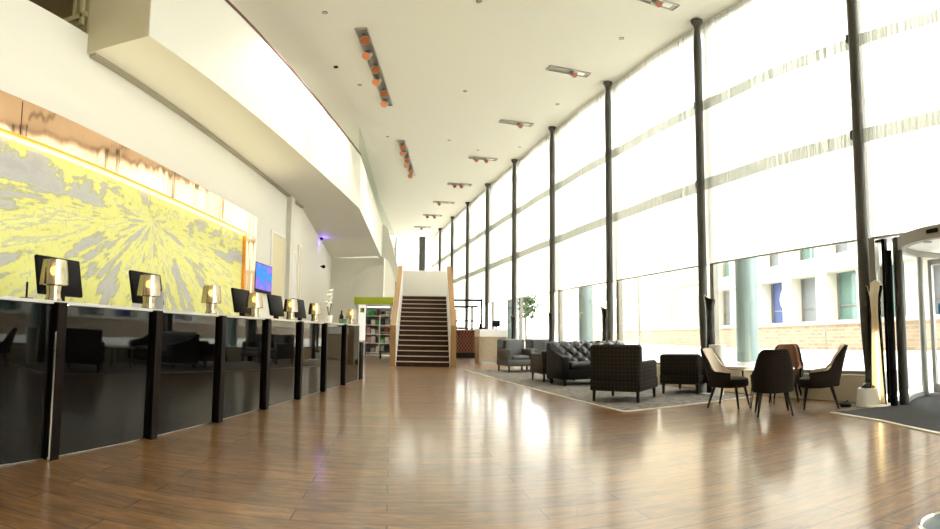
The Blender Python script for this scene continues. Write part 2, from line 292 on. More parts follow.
# ------------------------------------------------------------------ mesh helpers
class MB:
    def __init__(s): s.bm = bmesh.new()
    def _xf(s, vs, M4):
        bmesh.ops.transform(s.bm, matrix=M4, verts=vs)
    def box(s, c, d, rz=0.0, bev=0.0, seg=2, M4=None):
        r = bmesh.ops.create_cube(s.bm, size=1.0); vs = r['verts']
        bmesh.ops.scale(s.bm, vec=d, verts=vs)
        if bev > 0:
            es = list({e for v in vs for e in v.link_edges})
            rb = bmesh.ops.bevel(s.bm, geom=es, offset=min(bev, 0.49*min(d)), segments=seg, profile=0.5, affect='EDGES')
            vs = list({v for f in rb['faces'] for v in f.verts} | {v for v in vs if v.is_valid})
            vs = s._island(vs)
        m = Matrix.Translation(c) @ (M4 if M4 is not None else Matrix.Rotation(rz, 4, 'Z'))
        s._xf(vs, m); return s
    def _island(s, vs):
        seen = set(vs); st = list(vs)
        while st:
            v = st.pop()
            for e in v.link_edges:
                o = e.other_vert(v)
                if o not in seen: seen.add(o); st.append(o)
        return list(seen)
    def cyl(s, a, b, r0, r1=None, seg=16, caps=True):
        r1 = r0 if r1 is None else r1
        a, b = Vector(a), Vector(b); d = b - a
        r = bmesh.ops.create_cone(s.bm, cap_ends=caps, cap_tris=False, segments=seg, radius1=r0, radius2=max(r1, 1e-4), depth=d.length)
        m = Matrix.Translation((a+b)/2) @ d.to_track_quat('Z', 'Y').to_matrix().to_4x4()
        s._xf(r['verts'], m); return s
    def tube(s, pts, rad, seg=10, caps=True):
        pts = [Vector(p) for p in pts]; n = len(pts)
        rads = rad if isinstance(rad, (list, tuple)) else [rad]*n
        rings = []; up = None
        for i, p in enumerate(pts):
            t = (pts[min(i+1, n-1)] - pts[max(i-1, 0)]).normalized()
            if up is None:
                up = Vector((0, 0, 1)) if abs(t.z) < 0.9 else Vector((1, 0, 0))
            x = t.cross(up).normalized(); y = x.cross(t).normalized(); up = y
            rings.append([s.bm.verts.new(p + (x*math.cos(2*PI*k/seg) + y*math.sin(2*PI*k/seg))*rads[i]) for k in range(seg)])
        for i in range(n-1):
            for k in range(seg):
                s.bm.faces.new((rings[i][k], rings[i][(k+1) % seg], rings[i+1][(k+1) % seg], rings[i+1][k]))
        if caps:
            s.bm.faces.new(rings[0][::-1]); s.bm.faces.new(rings[-1])
        return s
    def lathe(s, prof, seg=24, c=(0, 0, 0), close=True):
        rings = []
        for r, z in prof:
            if r < 1e-5: rings.append([s.bm.verts.new((c[0], c[1], c[2]+z))])
            else: rings.append([s.bm.verts.new((c[0]+r*math.cos(2*PI*k/seg), c[1]+r*math.sin(2*PI*k/seg), c[2]+z)) for k in range(seg)])
        for a, b in zip(rings, rings[1:]):
            for k in range(seg):
                q = (k+1) % seg
                if len(a) == 1 and len(b) == 1: continue
                if len(a) == 1: s.bm.faces.new((a[0], b[q], b[k]))
                elif len(b) == 1: s.bm.faces.new((a[k], a[q], b[0]))
                else: s.bm.faces.new((a[k], a[q], b[q], b[k]))
        if close:
            if len(rings[0]) > 1: s.bm.faces.new(rings[0][::-1])
            if len(rings[-1]) > 1: s.bm.faces.new(rings[-1])
        return s
    def sphere(s, c, r, sc3=(1, 1, 1), seg=12):
        q = bmesh.ops.create_uvsphere(s.bm, u_segments=seg, v_segments=max(6, seg//2), radius=r)
        s._xf(q['verts'], Matrix.Translation(c) @ Matrix.Diagonal((*sc3, 1))); return s
    def prism(s, poly, z0, z1):
        a = [s.bm.verts.new((x, y, z0)) for x, y in poly]; b = [s.bm.verts.new((x, y, z1)) for x, y in poly]
        n = len(poly)
        for i in range(n):
            s.bm.faces.new((a[i], a[(i+1) % n], b[(i+1) % n], b[i]))
        s.bm.faces.new(a[::-1]); s.bm.faces.new(b); return s
    def prism_x(s, poly, x0, x1):        # profile in (y, z), extruded along x
        a = [s.bm.verts.new((x0, y, z)) for y, z in poly]; b = [s.bm.verts.new((x1, y, z)) for y, z in poly]
        n = len(poly)
        for i in range(n): s.bm.faces.new((a[i], a[(i+1) % n], b[(i+1) % n], b[i]))
        s.bm.faces.new(a[::-1]); s.bm.faces.new(b); return s
    def surf(s, f, nu, nv, th):          # thick sheet over f(u, v), thickness th along the normal
        P = [[Vector(f(i/nu, j/nv)) for j in range(nv+1)] for i in range(nu+1)]
        def nrm(i, j):
            du = P[min(i+1, nu)][j] - P[max(i-1, 0)][j]; dv = P[i][min(j+1, nv)] - P[i][max(j-1, 0)]
            n = du.cross(dv); return n.normalized() if n.length > 1e-9 else Vector((0, 0, 1))
        A = [[s.bm.verts.new(P[i][j]) for j in range(nv+1)] for i in range(nu+1)]
        B = [[s.bm.verts.new(P[i][j] + nrm(i, j)*th) for j in range(nv+1)] for i in range(nu+1)]
        for i in range(nu):
            for j in range(nv):
                s.bm.faces.new((A[i][j], A[i][j+1], A[i+1][j+1], A[i+1][j]))
                s.bm.faces.new((B[i][j], B[i+1][j], B[i+1][j+1], B[i][j+1]))
        for i in range(nu):
            s.bm.faces.new((A[i][0], A[i+1][0], B[i+1][0], B[i][0])); s.bm.faces.new((A[i][nv], B[i][nv], B[i+1][nv], A[i+1][nv]))
        for j in range(nv):
            s.bm.faces.new((A[0][j], B[0][j], B[0][j+1], A[0][j+1])); s.bm.faces.new((A[nu][j], A[nu][j+1], B[nu][j+1], B[nu][j]))
        return s
    def done(s, name, mat, parent=None, smooth=True, loc=None, rz=None):
        bmesh.ops.recalc_face_normals(s.bm, faces=s.bm.faces[:])
        me = bpy.data.meshes.new(name); s.bm.to_mesh(me); s.bm.free()
        me.materials.append(mat if not isinstance(mat, str) else M[mat])
        if smooth:
            me.polygons.foreach_set('use_smooth', [True]*len(me.polygons))
            try: me.set_sharp_from_angle(angle=math.radians(40))
            except Exception: pass
        o = bpy.data.objects.new(name, me); C.objects.link(o)
        if parent is not None: o.parent = parent
        if loc is not None: o.location = loc
        if rz is not None: o.rotation_euler = (0, 0, rz)
        return o
def tag(o, label, cat, group=None, kind=None):
    o['label'] = label; o['category'] = cat
    if group: o['group'] = group
    if kind: o['kind'] = kind
    return o
def thing(name, label, cat, loc=(0, 0, 0), rz=0.0, group=None, kind=None):
    o = bpy.data.objects.new(name, None); C.objects.link(o); o.empty_display_size = 0.1
    o.location = loc; o.rotation_euler = (0, 0, rz)
    return tag(o, label, cat, group, kind)
def dup(root, label, loc, rz, group=None):
    r = root.copy(); C.objects.link(r); r.location = loc; r.rotation_euler = (0, 0, rz); r['label'] = label
    if group: r['group'] = group
    for ch in list(root.children):
        c = ch.copy(); C.objects.link(c); c.parent = r
        for g in list(ch.children):
            d = g.copy(); C.objects.link(d); d.parent = c
    return r
def struct(o, label, cat): return tag(o, label, cat, None, 'structure')
ORD = ['nearest', 'second', 'third', 'fourth', 'fifth', 'sixth', 'seventh', 'eighth', 'ninth', 'tenth', 'eleventh', 'twelfth', 'thirteenth']

# ================================================================== SETTING
S0, S1 = -5.5, 32.4
D0 = 3.85; DS = 3.168; TC = 5.56            # columns along the facade
# floor, ceiling
pf = [FS(S0, 5.85)[:2], FS(S1+0.1, 5.85)[:2], (-9.0, 30.5), (-9.0, -6.5)]
struct(MB().prism(pf, -0.2, 0.0).done('floor', 'floor', smooth=False), 'reddish brown plank floor running through the whole lobby', 'floor')
struct(MB().prism(pf, 6.68, 6.9).done('ceiling', 'ceil', smooth=False), 'high plain cream ceiling above the lobby', 'ceiling')
# left wall behind the counter (to the bend), lower wall by the mezzanine
def wl(y): return -4.12 - 0.034*(y-4.0)
b = MB()
b.prism([(wl(-6.3), -6.3), (wl(14.0), 14.0), (wl(14.0)-0.3, 14.0), (wl(-6.3)-0.3, -6.3)], 0.0, 4.29)
b.prism([(wl(-6.3), -6.3), (wl(4.72), 4.72), (wl(4.72)-0.3, 4.72), (wl(-6.3)-0.3, -6.3)], 4.29, 4.57)
struct(b.done('wall_left', 'plaster', smooth=False), 'cream wall behind the reception counter', 'wall')
b = MB(); b.prism([(-4.47, 14.0), (-6.25, 24.3), (-6.55, 24.3), (-4.77, 14.0)], 0.0, 4.29)
struct(b.done('wall_left_far', 'plaster', smooth=False), 'cream wall bending away past the two door openings', 'wall')
struct(MB().prism([(-6.55, 24.3), (-3.8, 24.3), (-3.8, 24.6), (-6.55, 24.6)], 0.0, 4.29).done('wall_rear', 'plaster', smooth=False), 'cream rear wall behind the shop shelves', 'wall')
# outer shell of the upper level and the wall behind the camera
struct(MB().prism([(-9.0, -6.4), (-9.0, 30.6), (-9.2, 30.6), (-9.2, -6.4)], 0.0, 6.68).done('wall_upper_left', 'plaster', smooth=False), 'far wall of the upper level beyond the balcony', 'wall')
pb0, pb1 = FS(S0, 5.85), (-9.0, -6.5)
struct(MB().prism([pb0[:2], (-9.0, -6.4), (-9.0, -6.6), (pb0[0], pb0[1]-0.2)], 0.0, 6.68).done('wall_near', 'plaster', smooth=False), 'plain cream wall at the near end of the lobby', 'wall')
# mezzanine: slab, olive room behind the wall top, window frame in it
struct(MB().prism([(-4.42, -6.3), (wl(4.72)-0.3, 4.72), (-4.6, 14.0), (-6.3, 24.2), (-9.0, 24.2), (-9.0, -6.3)], 4.31, 4.55).done('floor_upper', 'olive', smooth=False), 'floor slab of the upper level behind the cream wall', 'floor')
struct(MB().prism([(-5.6, -6.2), (-5.6, 4.9), (-5.75, 4.9), (-5.75, -6.2)], 4.56, 6.66).done('wall_upper', 'olive', smooth=False), 'olive wall of the upper level seen over the cream wall', 'wall')
t = thing('window_1', 'brown framed dark window in the olive wall at the upper left', 'window', (-4.75, 4.68, 4.57), 0, kind='structure')
b = MB(); b.box((0.53, -0.02, 0.95), (0.05, 0.04, 1.6)); b.box((-0.60, -0.02, 0.95), (0.06, 0.04, 1.6)); b.box((0, -0.02, 0.30), (1.2, 0.04, 0.07)); b.box((0, -0.02, 1.75), (1.2, 0.04, 0.07)); b.box((0.40, -0.015, 1.02), (0.03, 0.03, 1.4))
b.done('frame', 'olive_light', t, False); MB().box((-0.1, -0.006, 1.02), (0.96, 0.008, 1.40)).done('pane', pbr('dark_brown_pane', (0.10, 0.075, 0.03), 0.3), t, False)
# balcony bulkhead: slab, parapet fascia, handrail
A0, A1, A2 = (-3.28, 4.72), (-2.93, 14.25), (-3.84, 23.6)
b = MB()
b.prism([A0, A1, A2, (-6.25, 24.28), (-4.47, 14.0), (wl(4.72), 4.72)], 4.29, 4.55)
b.prism([A0, A1, (A1[0]-0.16, A1[1]), (A0[0]-0.16, A0[1])], 4.55, 5.79)
b.prism([A1, A2, (A2[0]-0.16, A2[1]), (A1[0]-0.16, A1[1])], 4.55, 5.79)
struct(b.done('balcony_bulkhead', 'fascia', smooth=False), 'cream balcony front and soffit projecting above the reception counter', 'balcony')
struct(MB().prism([(A0[0]-0.005, A0[1]-0.012), (A0[0]-0.005, A0[1]-0.002), (wl(4.72)+0.002, A0[1]-0.002), (wl(4.72)+0.002, A0[1]-0.012)], 4.29, 6.66).done('wall_balcony_end', 'tan_end_face', smooth=False), 'tan end wall of the balcony bulkhead facing the camera', 'wall')
struct(MB().prism([(wl(4.72)-0.002, A0[1]-0.03), (wl(4.72)-0.002, A0[1]-0.002), (-5.59, A0[1]-0.002), (-5.59, A0[1]-0.03)], 4.575, 6.66).done('wall_upper_end', 'olive', smooth=False), 'olive wall of the upper level behind the top of the cream wall', 'wall')
b = MB(); b.prism([(A0[0]+0.02, A0[1]), (A1[0]+0.02, A1[1]), (A1[0]-0.18, A1[1]), (A0[0]-0.18, A0[1])], 5.79, 5.83)
struct(b.done('trim_1', 'handrail', smooth=False), 'dark red capping strip along the balcony top', 'trim')
b = MB(); b.prism([(wl(4.75)+0.10, 4.75), (-4.38, 13.9), (-4.46, 13.9), (wl(4.75)+0.005, 4.75)], 4.25, 4.29)
struct(b.done('trim_2', 'grey_gap', smooth=False), 'grey strip painted for the shadow gap where the cream wall meets the balcony soffit', 'trim')
# sloping side of the upper stair flight, beyond the bend
b = MB()
pr = [(-3.84, 4.29), (-3.84, 5.79), (-3.62, 5.62), (-3.0, 3.4), (-2.9, 2.6), (-3.12, 2.95), (-3.55, 4.15)]
va = [b.bm.verts.new((x, 24.0, z)) for x, z in pr]; vb = [b.bm.verts.new((x, 24.25, z)) for x, z in pr]
for i in range(len(pr)): b.bm.faces.new((va[i], va[(i+1) % len(pr)], vb[(i+1) % len(pr)], vb[i]))
b.bm.faces.new(va[::-1]); b.bm.faces.new(vb)
b.prism([A2, (-3.84, 24.25), (-4.0, 24.25), (A2[0]-0.16, A2[1])], 4.29, 5.79)
struct(b.done('wall_stair_side', 'fascia', smooth=False), 'white sloping parapet dropping from the balcony towards the stair', 'wall')
o = MB().prism([(A1[0]-0.06, A1[1]+0.1), (A2[0]-0.06, A2[1]), (-4.35, 32.2), (-4.37, 32.2), (A2[0]-0.08, A2[1]), (A1[0]-0.08, A1[1]+0.1)], 5.79, 6.67).done('window_2', 'green_glass', smooth=False)
struct(o, 'greenish glass screen standing on the far balcony edge', 'window')
# end wall with tall window
t0, t1 = 3.5, 5.1
struct(MB().box((0, 0, 3.34), (6.9, 0.2, 6.66)).done('wall_end', 'plaster', None, False, FS(32.55, 0.05), FY), 'white wall closing the far end of the lobby', 'wall')
w = thing('window_3', 'bright tall window in the far end wall beside the stair', 'window', FS(32.5, 4.65), FY, kind='structure')
b = MB(); b.box((-1.12, 0, 3.32), (0.08, 0.12, 6.62)); b.box((1.22, 0, 3.32), (0.08, 0.12, 6.62)); b.box((0.05, 0, 0.05), (2.3, 0.12, 0.1)); b.box((0.05, 0, 6.6), (2.3, 0.12, 0.1)); b.done('frame', 'mullion', w, False)
MB().box((0.05, 0, 3.3), (2.26, 0.015, 6.5)).done('pane', 'glass', w, False)

# facade glazing: one window per bay
for k in range(-3, 9):
    w = thing('window_%d' % (k+7), 'clear lower glazing %s' % ('of the bay holding the revolving door' if k == -1 else 'of a bay behind the camera' if k < -1 else 'of the %s bay from the revolving door' % ORD[k+1]), 'window', FS(D0+DS*k, 5.80), FY, kind='structure')
    b = MB(); b.box((0, 0, 3.5), (0.10, 0.10, 6.3)); b.box((0, DS/2, 6.6), (0.08, DS-0.11, 0.12))
    if k != -1: b.box((0, DS/2, 0.38), (0.08, DS-0.11, 0.05))
    b.done('frame', 'mullion', w, False)
    MB().box((0.0, DS/2, 4.36 if k == -1 else 3.47), (0.012, DS-0.11, 4.35 if k == -1 else 6.1)).done('pane', 'glass', w, False)
    if k != -1:
        MB().box((0, DS/2, 0.18), (0.16, DS, 0.36), bev=0.01).done('sill', 'sill', w, False)

# ================================================================== FACADE COLUMNS
def column_mesh():
    prof = [(0.085, 0.225), (0.075, 0.25), (0.045, 0.29), (0.035, 0.33), (0.034, 0.40), (0.048, 0.62), (0.066, 0.95), (0.074, 1.3), (0.072, 1.7), (0.070, 2.4), (0.069, 5.2), (0.070, 5.7), (0.074, 6.0), (0.068, 6.2), (0.052, 6.42), (0.048, 6.48), (0.060, 6.55), (0.098, 6.62), (0.104, 6.67)]
    return MB().lathe(prof, 20)
col_txt = ['tall dark steel column beside the revolving door post', 'tall dark steel column rising behind the left tub chair', 'tall dark steel column behind the tufted sofa',
 'dark steel column above the pair of grey armchairs, fourth from the door', 'dark steel column fifth from the revolving door', 'dark steel column sixth from the door, behind the white desk', 'dark steel column seventh from the revolving door', 'dark steel column eighth from the revolving door', 'slim dark steel column ninth from the revolving door']
c0 = thing('steel_column', col_txt[0], 'column', FS(D0, TC), FY, 'columns along the glass facade')
column_mesh().done('shaft', 'dark_metal', c0)
MB().lathe([(0.090, 0.222), (0.088, 0.24), (0.05, 0.285), (0.0, 0.30)], 20).done('foot', 'foot', c0)
b = MB(); b.box((-0.0, 0.085, 4.92), (0.05, 0.05, 0.12)); b.box((0.0, 0.085, 3.46), (0.05, 0.05, 0.12)); b.done('blind_bracket', 'dark_metal', c0, False)
MB().lathe([(0.158, 0.0), (0.158, 0.03), (0.135, 0.21), (0.128, 0.222), (0.0, 0.222)], 28).done('pedestal', 'white', c0)
for k in range(1, 9): dup(c0, col_txt[k], FS(D0+DS*k, TC), FY)
# broad column in the far end
o = MB().box((0, 0, 3.34), (0.36, 0.3, 6.66)).done('end_column', 'dark_metal', None, False, FS(32.2, 5.05), FY); tag(o, 'broad dark column beside the far end window', 'column')

# ================================================================== SHEER BLINDS
def pleats(y0, y1, z0, z1, amp, pitch, x=0.0):
    b = MB(); n = int((y1-y0)/pitch*2); row = []
    for i in range(n+1):
        yy = y0 + (y1-y0)*i/n; xx = x + (amp if i % 2 else -amp) + 0.012*math.sin(yy*3.1)
        row.append((b.bm.verts.new((xx, yy, z0)), b.bm.verts.new((xx, yy, z1))))
    for p, q in zip(row, row[1:]): b.bm.faces.new((p[0], q[0], q[1], p[1]))
    return b
bl_txt = lambda k: 'white sheer pleated blind over the bay above the revolving door' if k == -1 else 'white sheer pleated blind in the %s bay from the revolving door' % ORD[k+1]
bl0 = thing('sheer_blind', bl_txt(0), 'blind', FS(D0, 5.70), FY, 'sheer blinds in the facade bays')
pleats(0.0, DS-0.004, 2.09, 6.665, 0.010, 0.05).done('curtain', 'sheer', bl0, False)
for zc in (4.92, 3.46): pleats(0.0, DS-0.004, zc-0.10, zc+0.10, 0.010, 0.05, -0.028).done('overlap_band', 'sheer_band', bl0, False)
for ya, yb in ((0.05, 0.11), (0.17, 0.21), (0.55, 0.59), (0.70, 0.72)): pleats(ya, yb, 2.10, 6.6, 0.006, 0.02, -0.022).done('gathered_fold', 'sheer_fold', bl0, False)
MB().box((0, DS/2, 2.085), (0.03, DS-0.12, 0.022)).done('hem_bar', 'mullion', bl0, False)
for k in [-1] + list(range(1, 9)): dup(bl0, bl_txt(k), FS(D0+DS*k, 5.70), FY)
eb = thing('sheer_blind', 'white sheer blind hanging in the far end window', 'blind', FS(32.38, 4.65), FY)
bb = MB(); row = []
for i in range(81):
    xx = -1.05 + 2.2*i/80; row.append((bb.bm.verts.new((xx, 0.01*(i % 2), 2.1)), bb.bm.verts.new((xx, 0.01*(i % 2), 6.66))))
for p, q in zip(row, row[1:]): bb.bm.faces.new((p[0], q[0], q[1], p[1]))
bb.done('curtain', 'sheer', eb, False)

# ================================================================== MURAL AND WALL ITEMS
fx = thing('mural_frame', 'polished copper surround around the yellow mural, glowing inside its top edge', 'frame', (wl(6.0), 6.0, 0), WY)
y0, y1 = -7.0, 4.34          # along the wall, 6.0 is the origin
b = MB()
for a, c in ((-7.0, -5.2), (-5.2, -2.35), (-2.35, -0.62), (-0.62, 1.45), (1.45, 3.72), (3.72, 4.34)): b.box((0.03, (a+c)/2, 3.03), (0.10, c-a-0.012, 0.44), bev=0.004, seg=1)
b.done('top_panel', 'copper', fx, False)
MB().box((0.03, 4.07, 1.705), (0.10, 0.53, 2.20)).done('side_panel', 'copper', fx, False)
MB().box((0.035, 3.775, 1.70), (0.10, 0.05, 2.18)).done('reveal', 'copper_dark', fx, False)
MB().box((0.045, -1.6, 2.79), (0.05, 10.7, 0.024)).done('led_strip', 'led', fx, False)
MB().box((0.0825, -1.6, 2.825), (0.006, 10.7, 0.03)).done('lower_lip', 'lip_led_lit', fx, False)
o = MB().box((0, 0, 0), (0.012, 10.74, 2.15)).done('wall_mural', 'mural', None, False)
# origin at the print's vanishing point
for v in o.data.vertices: v.co.y += -1.95; v.co.z += -0.72
o.location = (wl(6.35)+0.012, 6.35, 2.42); o.rotation_euler = (0, 0, WY)
tag(o, 'wide yellow and grey printed mural of streaking lines behind the counter', 'mural')
# wall television
t = thing('wall_screen', 'flat blue screen on the wall right of the copper frame', 'screen', (wl(10.93)+0.005, 10.93, 1.74), WY)
MB().box((0.035, 0, 0.30), (0.05, 1.08, 0.62), bev=0.01).done('bezel', 'black', t, False)
MB().box((0, 0, 0), (0.004, 1.02, 0.54)).done('display', 'screen', t, False, (0.063, 0, 0.32))
# doors, pilaster
for n, ya, yb, z1, mt, lb in ((1, 11.5, 12.5, 3.16, 'door_beige', 'tall beige flush door right of the wall screen'), (2, 13.12, 13.46, 2.93, 'door_white', 'narrow white door leaf beyond the pilaster'), (3, 13.74, 14.0, 3.18, 'door_beige', 'narrow beige panel at the bend of the cream wall')):
    d = thing('door_%d' % n, lb, 'door', (wl((ya+yb)/2), (ya+yb)/2, 0), WY, kind='structure')
    MB().box((0.012, 0, z1/2), (0.02, yb-ya-0.04, z1)).done('leaf', mt, d, False)
    b = MB(); b.box((0.02, -(yb-ya)/2, z1/2), (0.035, 0.04, z1)); b.box((0.02, (yb-ya)/2, z1/2), (0.035, 0.04, z1)); b.box((0.02, 0, z1+0.02), (0.035, yb-ya+0.04, 0.04)); b.done('frame', 'white', d, False)
    if n < 3: MB().cyl((0.05, -(yb-ya)/2+0.1, 1.05), (0.05, -(yb-ya)/2+0.1, 1.2), 0.012, seg=8).done('handle', 'steel', d)
struct(MB().box((0.06, 0, 2.14), (0.12, 0.3, 4.28)).done('trim_3', 'fascia', None, False, (wl(12.78), 12.78, 0), WY), 'cream pilaster between the two doors', 'trim')
# violet wall spot and camera
t = thing('accent_light', 'small violet accent light under the soffit at the bend', 'light', (-5.25, 18.8, 4.20), 0.17)
MB().cyl((0.03, 0, 0), (0.03, 0, 0.089), 0.05, seg=12).done('housing', 'black', t); MB().cyl((0.03, 0, -0.012), (0.03, 0, 0.0), 0.04, seg=12).done('lens', 'purple_light', t)
t = thing('security_camera', 'tiny black camera high on the bent cream wall', 'camera', (-5.30, 19.1, 3.28), 0.17)
MB().box((0.03, 0, 0), (0.08, 0.05, 0.05)).done('mount', 'black', t); MB().sphere((0.1, 0, -0.01), 0.07).done('dome', 'black', t)

# ================================================================== RECEPTION COUNTER
ct = thing('reception_counter', 'long black glass reception counter with dark upright posts', 'counter', CU(0, 2.667), LY)
P0, PSP = 2.606, 1.134
for k in range(-2, 7):
    a = max(0.2, P0+PSP*k+0.046); e = P0+PSP*(k+1)-0.046
    if k == 6: e = 10.45
    MB().box((-0.02, (a+e)/2, 0.545), (0.03, e-a, 1.06), bev=0.003, seg=1).done('front_panel', 'black_glass', ct, False)
for k in range(-2, 7):
    y = P0+PSP*k
    if y > 0.2: MB().box((0.0, y, 0.545), (0.08, 0.088, 1.09), bev=0.006, seg=1).done('post', 'post', ct, False)
MB().box((-0.32, 5.35, 1.089), (0.62, 10.3, 0.022)).done('worktop', 'worktop', ct, False)
MB().box((-0.05, 5.35, 0.012), (0.04, 10.3, 0.02)).done('plinth', 'steel', ct, False)
MB().box((-0.60, 5.35, 0.535), (0.03, 10.2, 1.06)).done('rear_panel', 'black', ct, False)
MB().box((-0.3, 10.46, 0.545), (0.60, 0.04, 1.09)).done('end_panel', 'steel', ct, False)
# thin bright metal edge beside the first post
MB().box((0.03, P0-0.052, 0.45), (0.012, 0.014, 0.88)).done('edge_strip', 'chrome', ct, False)

# table lamps along the counter
def lamp_parts(t):
    MB().lathe([(0.058, 0.0), (0.062, 0.012), (0.055, 0.03), (0.05, 0.06), (0.056, 0.11), (0.052, 0.125), (0.0, 0.125)], 18).done('base', 'smoke', t)
    b = MB().lathe([(0.105, 0.115), (0.098, 0.20), (0.086, 0.29), (0.083, 0.29), (0.095, 0.20), (0.101, 0.115)], 24, close=False); b.bm.faces.ensure_lookup_table()
    b.done('lamp_shade', 'shade_glass', t)
    MB().sphere((0, 0, 0.215), 0.035).done('bulb', 'bulb', t)
    MB().lathe([(0.018, 0.125), (0.018, 0.165), (0.014, 0.185), (0.0, 0.185)], 12).done('socket', 'brass', t)
# translucent bronze shade
m, nt, out = newmat('shade_glass_mat')
tr = N(nt, 'ShaderNodeBsdfTransparent'); tr.inputs[0].default_value = (0.62, 0.52, 0.34, 1)
gl = N(nt, 'ShaderNodeBsdfGlossy'); gl.inputs['Roughness'].default_value = 0.12; gl.inputs[0].default_value = (0.75, 0.68, 0.52, 1)
mx = N(nt, 'ShaderNodeMixShader'); mx.inputs[0].default_value = 0.42
nt.links.new(tr.outputs[0], mx.inputs[1]); nt.links.new(gl.outputs[0], mx.inputs[2]); nt.links.new(mx.outputs[0], out.inputs[0]); M['shade_glass'] = m
lamp_us = [(2.67, 'lit bronze table lamp nearest the camera on the counter'), (3.80, 'lit bronze table lamp before the tilted monitor with a pale panel'), (4.88, 'lone bronze table lamp in front of the yellow mural, no monitor behind'),
 (5.92, 'bronze table lamp fourth along the counter, below the wall screen'), (7.10, 'bronze table lamp fifth along the counter, before the beige door'), (8.13, 'bronze table lamp sixth along the counter, before the narrow white door'), (10.3, 'bronze table lamp at the far end of the counter')]
l0 = thing('table_lamp', lamp_us[0][1], 'lamp', CU(lamp_us[0][0], 2.80, 1.10), LY, 'table lamps on the counter'); lamp_parts(l0)
for u, lb in lamp_us[1:]: dup(l0, lb, CU(u, 2.80, 1.10), LY)
# monitors (backs to the lobby)
def monitor_parts(t):
    Rm = Matrix.Rotation(-0.20, 4, 'Y')
    MB().box((0, 0, 0.20), (0.035, 0.47, 0.30), bev=0.012, M4=Rm).done('screen_back', 'black', t)
    MB().box((0.012, 0, 0.035), (0.05, 0.09, 0.07), bev=0.01).done('stand', 'black', t)
    MB().box((0.01, 0, 0.006), (0.16, 0.22, 0.012), bev=0.004).done('foot', 'black', t)
mon = [(2.93, 'black monitor turned away behind the nearest table lamp'), (4.06, 'black monitor with a pale grey lower panel behind the second lamp'), (6.02, 'black monitor behind the fourth lamp, below the copper frame'), (7.08, 'black monitor before the beige door'), (8.02, 'black monitor behind the sixth lamp'), (2.05, 'black monitor at the left edge of the photo')]
m0 = thing('monitor', mon[0][1], 'monitor', CU(mon[0][0], 3.02, 1.10), LY, 'monitors on the counter'); monitor_parts(m0)
mons = [m0]
for u, lb in mon[1:]: mons.append(dup(m0, lb, CU(u, 3.02, 1.10), LY))
MB().box((0.045, 0.09, 0.10), (0.02, 0.22, 0.17), bev=0.004).done('rear_cover', 'greyplastic', mons[1])
MB().box((0.02, -0.02, 0.10), (0.006, 0.06, 0.03)).done('status_light', 'screen', m0)
# flowers, cup, bottle at the far end
t = thing('orchid_pot', 'white flowers in a pot near the far end of the counter', 'plant', CU(9.35, 2.95, 1.10), 0)
MB().lathe([(0.05, 0), (0.07, 0.14), (0.06, 0.14), (0.0, 0.12)], 14).done('pot', 'white', t)
b = MB(); st = [[(0, 0, 0.1), (0.03, 0.03, 0.35), (0.0, 0.1, 0.55), (-0.02, 0.22, 0.6)], [(0, 0, 0.1), (-0.03, -0.02, 0.3), (0.02, -0.06, 0.45), (0.05, -0.16, 0.48)]]
for q in st: b.tube(q, 0.008, 6)
b.done('stem', 'stem', t)
b = MB()
for q in st:
    for i in range(9):
        f = 0.35 + 0.65*i/8; j = min(2, int(f*3)); p = Vector(q[j]).lerp(Vector(q[j+1]), f*3-j)
        b.sphere(p + Vector((random.uniform(-.03, .03), random.uniform(-.03, .03), random.uniform(-.02, .03))), 0.035, (1, 1, 0.6), 8)
b.done('blossom', 'petal', t)
tag(MB().lathe([(0.07, 0), (0.085, 0.09), (0.078, 0.09), (0.06, 0.01), (0, 0.01)], 16).done('glass_bowl', 'green_cup', None, True, CU(9.75, 2.8, 1.10)), 'green glass bowl on the counter beside the white flowers', 'bowl')
tag(MB().lathe([(0.04, 0), (0.04, 0.16), (0.015, 0.2), (0.015, 0.26), (0, 0.26)], 14).done('bottle', 'black', None, True, CU(10.15, 2.95, 1.10)), 'black bottle beside the last table lamp', 'bottle')
t = thing('menu_stand', 'small clear menu stand behind the nearest table lamp', 'stand', CU(2.42, 2.8, 1.10), LY)
MB().box((0, 0, 0.005), (0.05, 0.08, 0.01)).done('foot', 'black', t); MB().box((0, 0, 0.06), (0.01, 0.012, 0.11)).done('upright', 'black', t)
tag(MB().box((0, 0, 0.375), (0.16, 0.22, 0.75), bev=0.01).done('waste_bin', 'black', None, True, CU(10.75, 2.75), LY), 'slim black upright bin standing past the counter end', 'bin')

